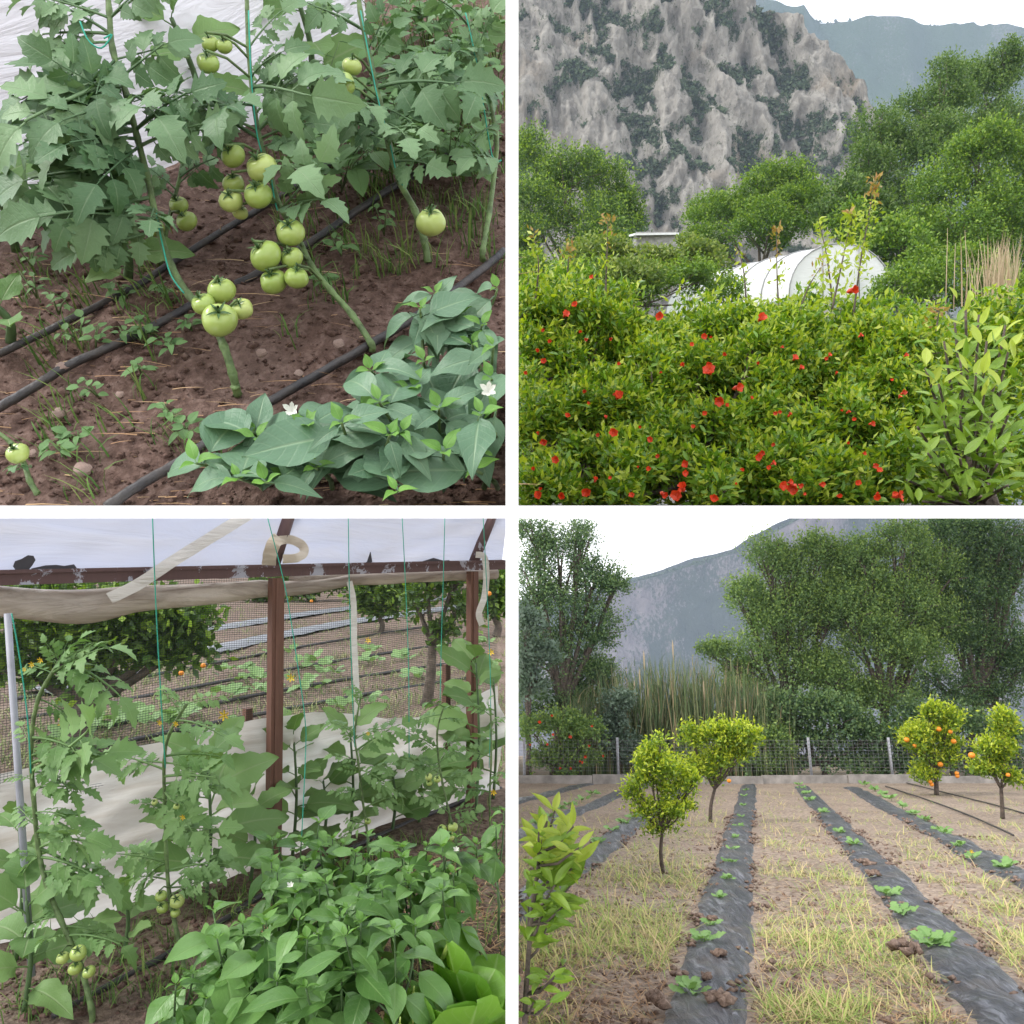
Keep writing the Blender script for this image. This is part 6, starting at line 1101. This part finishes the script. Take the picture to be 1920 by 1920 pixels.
back_tree('wide green tree in the middle of the right hand wood', [(1620, 1060, 60, 70, 0), (1690, 1030, 70, 70, 0), (1600, 1160, 80, 80, 0), (1690, 1140, 80, 80, 0), (1640, 1240, 100, 80, 0), (1720, 1250, 80, 80, 0), (1560, 1290, 80, 80, 0), (1650, 1330, 100, 70, 0), (1750, 1090, 70, 90, 1), (1640, 1150, 110, 110, 1), (1740, 1180, 80, 90, 1)], 1650, 40, wm, 44, 9500, 0.13, 0.25, upb=0.6)
back_tree('dark tall tree filling the upper right corner', [(1780, 1020, 70, 70, 0), (1860, 1010, 70, 60, 0), (1800, 1110, 80, 80, 0), (1880, 1110, 60, 80, 0), (1790, 1210, 90, 80, 0), (1880, 1220, 60, 90, 0), (1770, 1300, 90, 70, 0), (1870, 1320, 70, 70, 0), (1830, 1060, 90, 90, 1), (1830, 1170, 100, 100, 1), (1910, 1060, 60, 90, 0), (1910, 1270, 60, 90, 0)], 1820, 42, dm, 45, 8000, 0.135, 0.3, upb=0.3)
back_tree('dark undergrowth tree right of the reeds', [(1480, 1350, 70, 60, 0), (1560, 1360, 80, 60, 0), (1620, 1390, 70, 50, 0), (1520, 1400, 70, 40, 0), (1450, 1400, 50, 50, 0), (1540, 1435, 80, 25, 0), (1620, 1435, 70, 25, 0), (1460, 1440, 50, 22, 0)], 1540, 37.5, dm, 46, 2000, 0.17, 0.14, name='shrub', cat='shrub', group='shrubs behind the fence')
back_tree('dark undergrowth below the tall tree at the right', [(1720, 1370, 70, 60, 0), (1800, 1380, 80, 60, 0), (1880, 1390, 50, 50, 0), (1680, 1410, 60, 40, 0), (1850, 1430, 60, 30, 0), (1700, 1440, 70, 22, 0), (1790, 1440, 70, 24, 0), (1890, 1440, 40, 24, 0)], 1780, 38, dm, 47, 2000, 0.17, 0.14, name='shrub', cat='shrub', group='shrubs behind the fence')
pf = [(1035, 1342, 4), (1012, 1354, 4), (1070, 1381, 4), (993, 1396, 3), (1097, 1418, 4), (1087, 1428, 3), (1091, 1429, 3), (1110, 1361, 3), (1027, 1396, 3), (1070, 1440, 3), (1050, 1441, 3), (1104, 1398, 3), (1130, 1417, 3), (1036, 1377, 3)]
t = back_tree('pomegranate shrub dotted with red flowers at the left of the fence', [(1000, 1380, 45, 45, 0), (1050, 1370, 50, 45, 0), (1100, 1385, 45, 45, 0), (1030, 1430, 50, 40, 0), (1090, 1430, 45, 40, 0), (1060, 1460, 25, 25, -0.5)], 1055, 34.0, (M['will'], M['will_t']), 48, 900, 0.14, 0.08, name='pomegranate_shrub', cat='shrub', group='shrubs by the kerb wall', flowers=[(a, b_, c_, 32.6) for a, b_, c_ in pf])
back_tree('green shrub at the foot of the reeds left of the two citrus trees', [(1200, 1420, 50, 35, 0), (1260, 1430, 50, 30, 0), (1330, 1430, 50, 30, 0), (1400, 1430, 50, 30, 0), (1450, 1400, 40, 50, 0), (1380, 1380, 40, 40, 1)], 1320, 36.4, wm, 50, 1500, 0.13, 0.06, name='shrub', cat='shrub', group='shrubs by the kerb wall')
back_tree('grey green shrub left of the reeds', [(1160, 1330, 40, 45, 0), (1150, 1390, 40, 50, 0), (1180, 1420, 40, 45, 0)], 1160, 36, sm, 49, 480, 0.16, 0.08, name='shrub', cat='shrub', group='shrubs by the kerb wall')
M['reed'] = island_mat('green reed', [(0, (0.07, 0.12, 0.05)), (0.5, (0.13, 0.18, 0.075)), (0.8, (0.2, 0.22, 0.1)), (1, (0.36, 0.27, 0.16))])
n = 3200; px = rg.uniform(1060, 1490, n); dd = rg.uniform(36.2, 39.5, n); P = np.array([tuple(BR.drop(W(a, 1400, d_))) for a, d_ in zip(px, dd)]); Lr = rg.uniform(2.6, 5.6, n) * (0.75 + 0.35 * np.sin((px - 1060) / 430 * 3.1)); V, F = blades(P, Lr, rg, BR.up, 0.011, 0.22)
solo('reed_bed', fast_mesh('reed_bed', V, F, M['reed']), 'bed of tall green and brown reeds behind the fence', 'reeds', BR.drop(W(1270, 1400, 37)), BR, kind='stuff')
idx = rg.choice(n, 2600); f_ = rg.uniform(0.25, 1.0, 2600)[:, None]; Pq = P[idx] + np.array(BR.up)[None] * Lr[idx][:, None] * f_ * 0.85 + rg.normal(0, 0.1, (2600, 3)); V, F = blades(Pq, rg.uniform(0.5, 1.0, 2600), rg, BR.up, 0.06, 0.9)
solo('reed_leaves', fast_mesh('reed_leaves', V, F, M['reed']), 'arching leaves of the reeds behind the fence', 'reeds', BR.drop(W(1270, 1400, 37)), BR, kind='stuff')
for i_, (px, py) in enumerate(((1190, 1300), (1200, 1280), (1208, 1245), (1215, 1300), (1262, 1225), (1320, 1300), (1380, 1330))):
    b = MB(); p0 = W(px, py, 37); b.tube([p0 - BR.up * 0.3, p0, p0 + BR.up * 0.35, p0 + BR.up * 0.6], [0.012, 0.03, 0.035, 0.006], 6); b.tube([BR.drop(p0), p0 - BR.up * 0.25], 0.009, 5)
    solo('reed_plume', b.mesh('reed_plume', M['reed_dry']), 'pinkish brown reed plume above the reed bed, %s from the left' % WORDS[i_], 'reed', BR.drop(p0), BR, 'reed plumes')
# mountain across the valley
D3 = 1100
MT = prof([(900, 1140), (1100, 1112), (1180, 1088), (1250, 1070), (1320, 1048), (1390, 1030), (1440, 1000), (1490, 975), (1540, 950), (1950, 940)], D3)
M['mount'] = rock_mat('far mountain', (0.13, 0.11, 0.115), (0.24, 0.205, 0.2), (0.04, 0.055, 0.045), (0.075, 0.085, 0.065), 0.3)
MV, MG = rock_face('mountain', np.arange(-60, 800, 6), MT, D3, 0.3, 25, 0.0075, M['mount'], 110, -350, 5.0, 0.16, 80)
tp = np.array([(x, D3 + 0.3 * MT(x) - 3, MT(x)) for x in np.arange(90, 430, 1.8)]); r_t = np.random.default_rng(3)
def crest(name, label, c, size, per=16):
    n = len(c); s = size * r_t.uniform(0.5, 1.2, n); P = (c[:, None] + unit(r_t, n * per).reshape(n, per, 3) * s[:, None, None] * 0.7).reshape(-1, 3); Vq, F = quads(P, unit(r_t, n * per), unit(r_t, n * per) + np.array([0, -0.5, 1]), np.repeat(s, per) * 0.8, 0.45)
    o = bpy.data.objects.new(name, fast_mesh(name, Vq, F, M['scrub'], smooth=False)); link(o); tag(o, label, 'trees', kind='stuff')
crest('crest_trees', 'distant trees along the mountain crest', tp, 3.4)
# ---------------------------------------------------------------- hazy air over the whole valley
m, n, l = nt('haze'); pv = n.new('ShaderNodeVolumePrincipled'); ou = n.new('ShaderNodeOutputMaterial')
pv.inputs['Color'].default_value = (0.66, 0.79, 1.0, 1); pv.inputs['Density'].default_value = 0.00017; pv.inputs['Anisotropy'].default_value = 0.0
l.new(pv.outputs[0], ou.inputs['Volume'])
hx0, hx1, hy0, hy1, hz0, hz1 = -1300, 1700, -120, 2300, -600, 1300
b = MB(); b.box(((hx0 + hx1) / 2, (hy0 + hy1) / 2, (hz0 + hz1) / 2), (Vector((1, 0, 0)), Vector((0, 1, 0)), Vector((0, 0, 1))), ((hx1 - hx0) / 2, (hy1 - hy0) / 2, (hz1 - hz0) / 2))
o = bpy.data.objects.new('haze', b.mesh('haze', m, False)); link(o); tag(o, 'thin bluish summer haze over the valley', 'haze', kind='stuff')
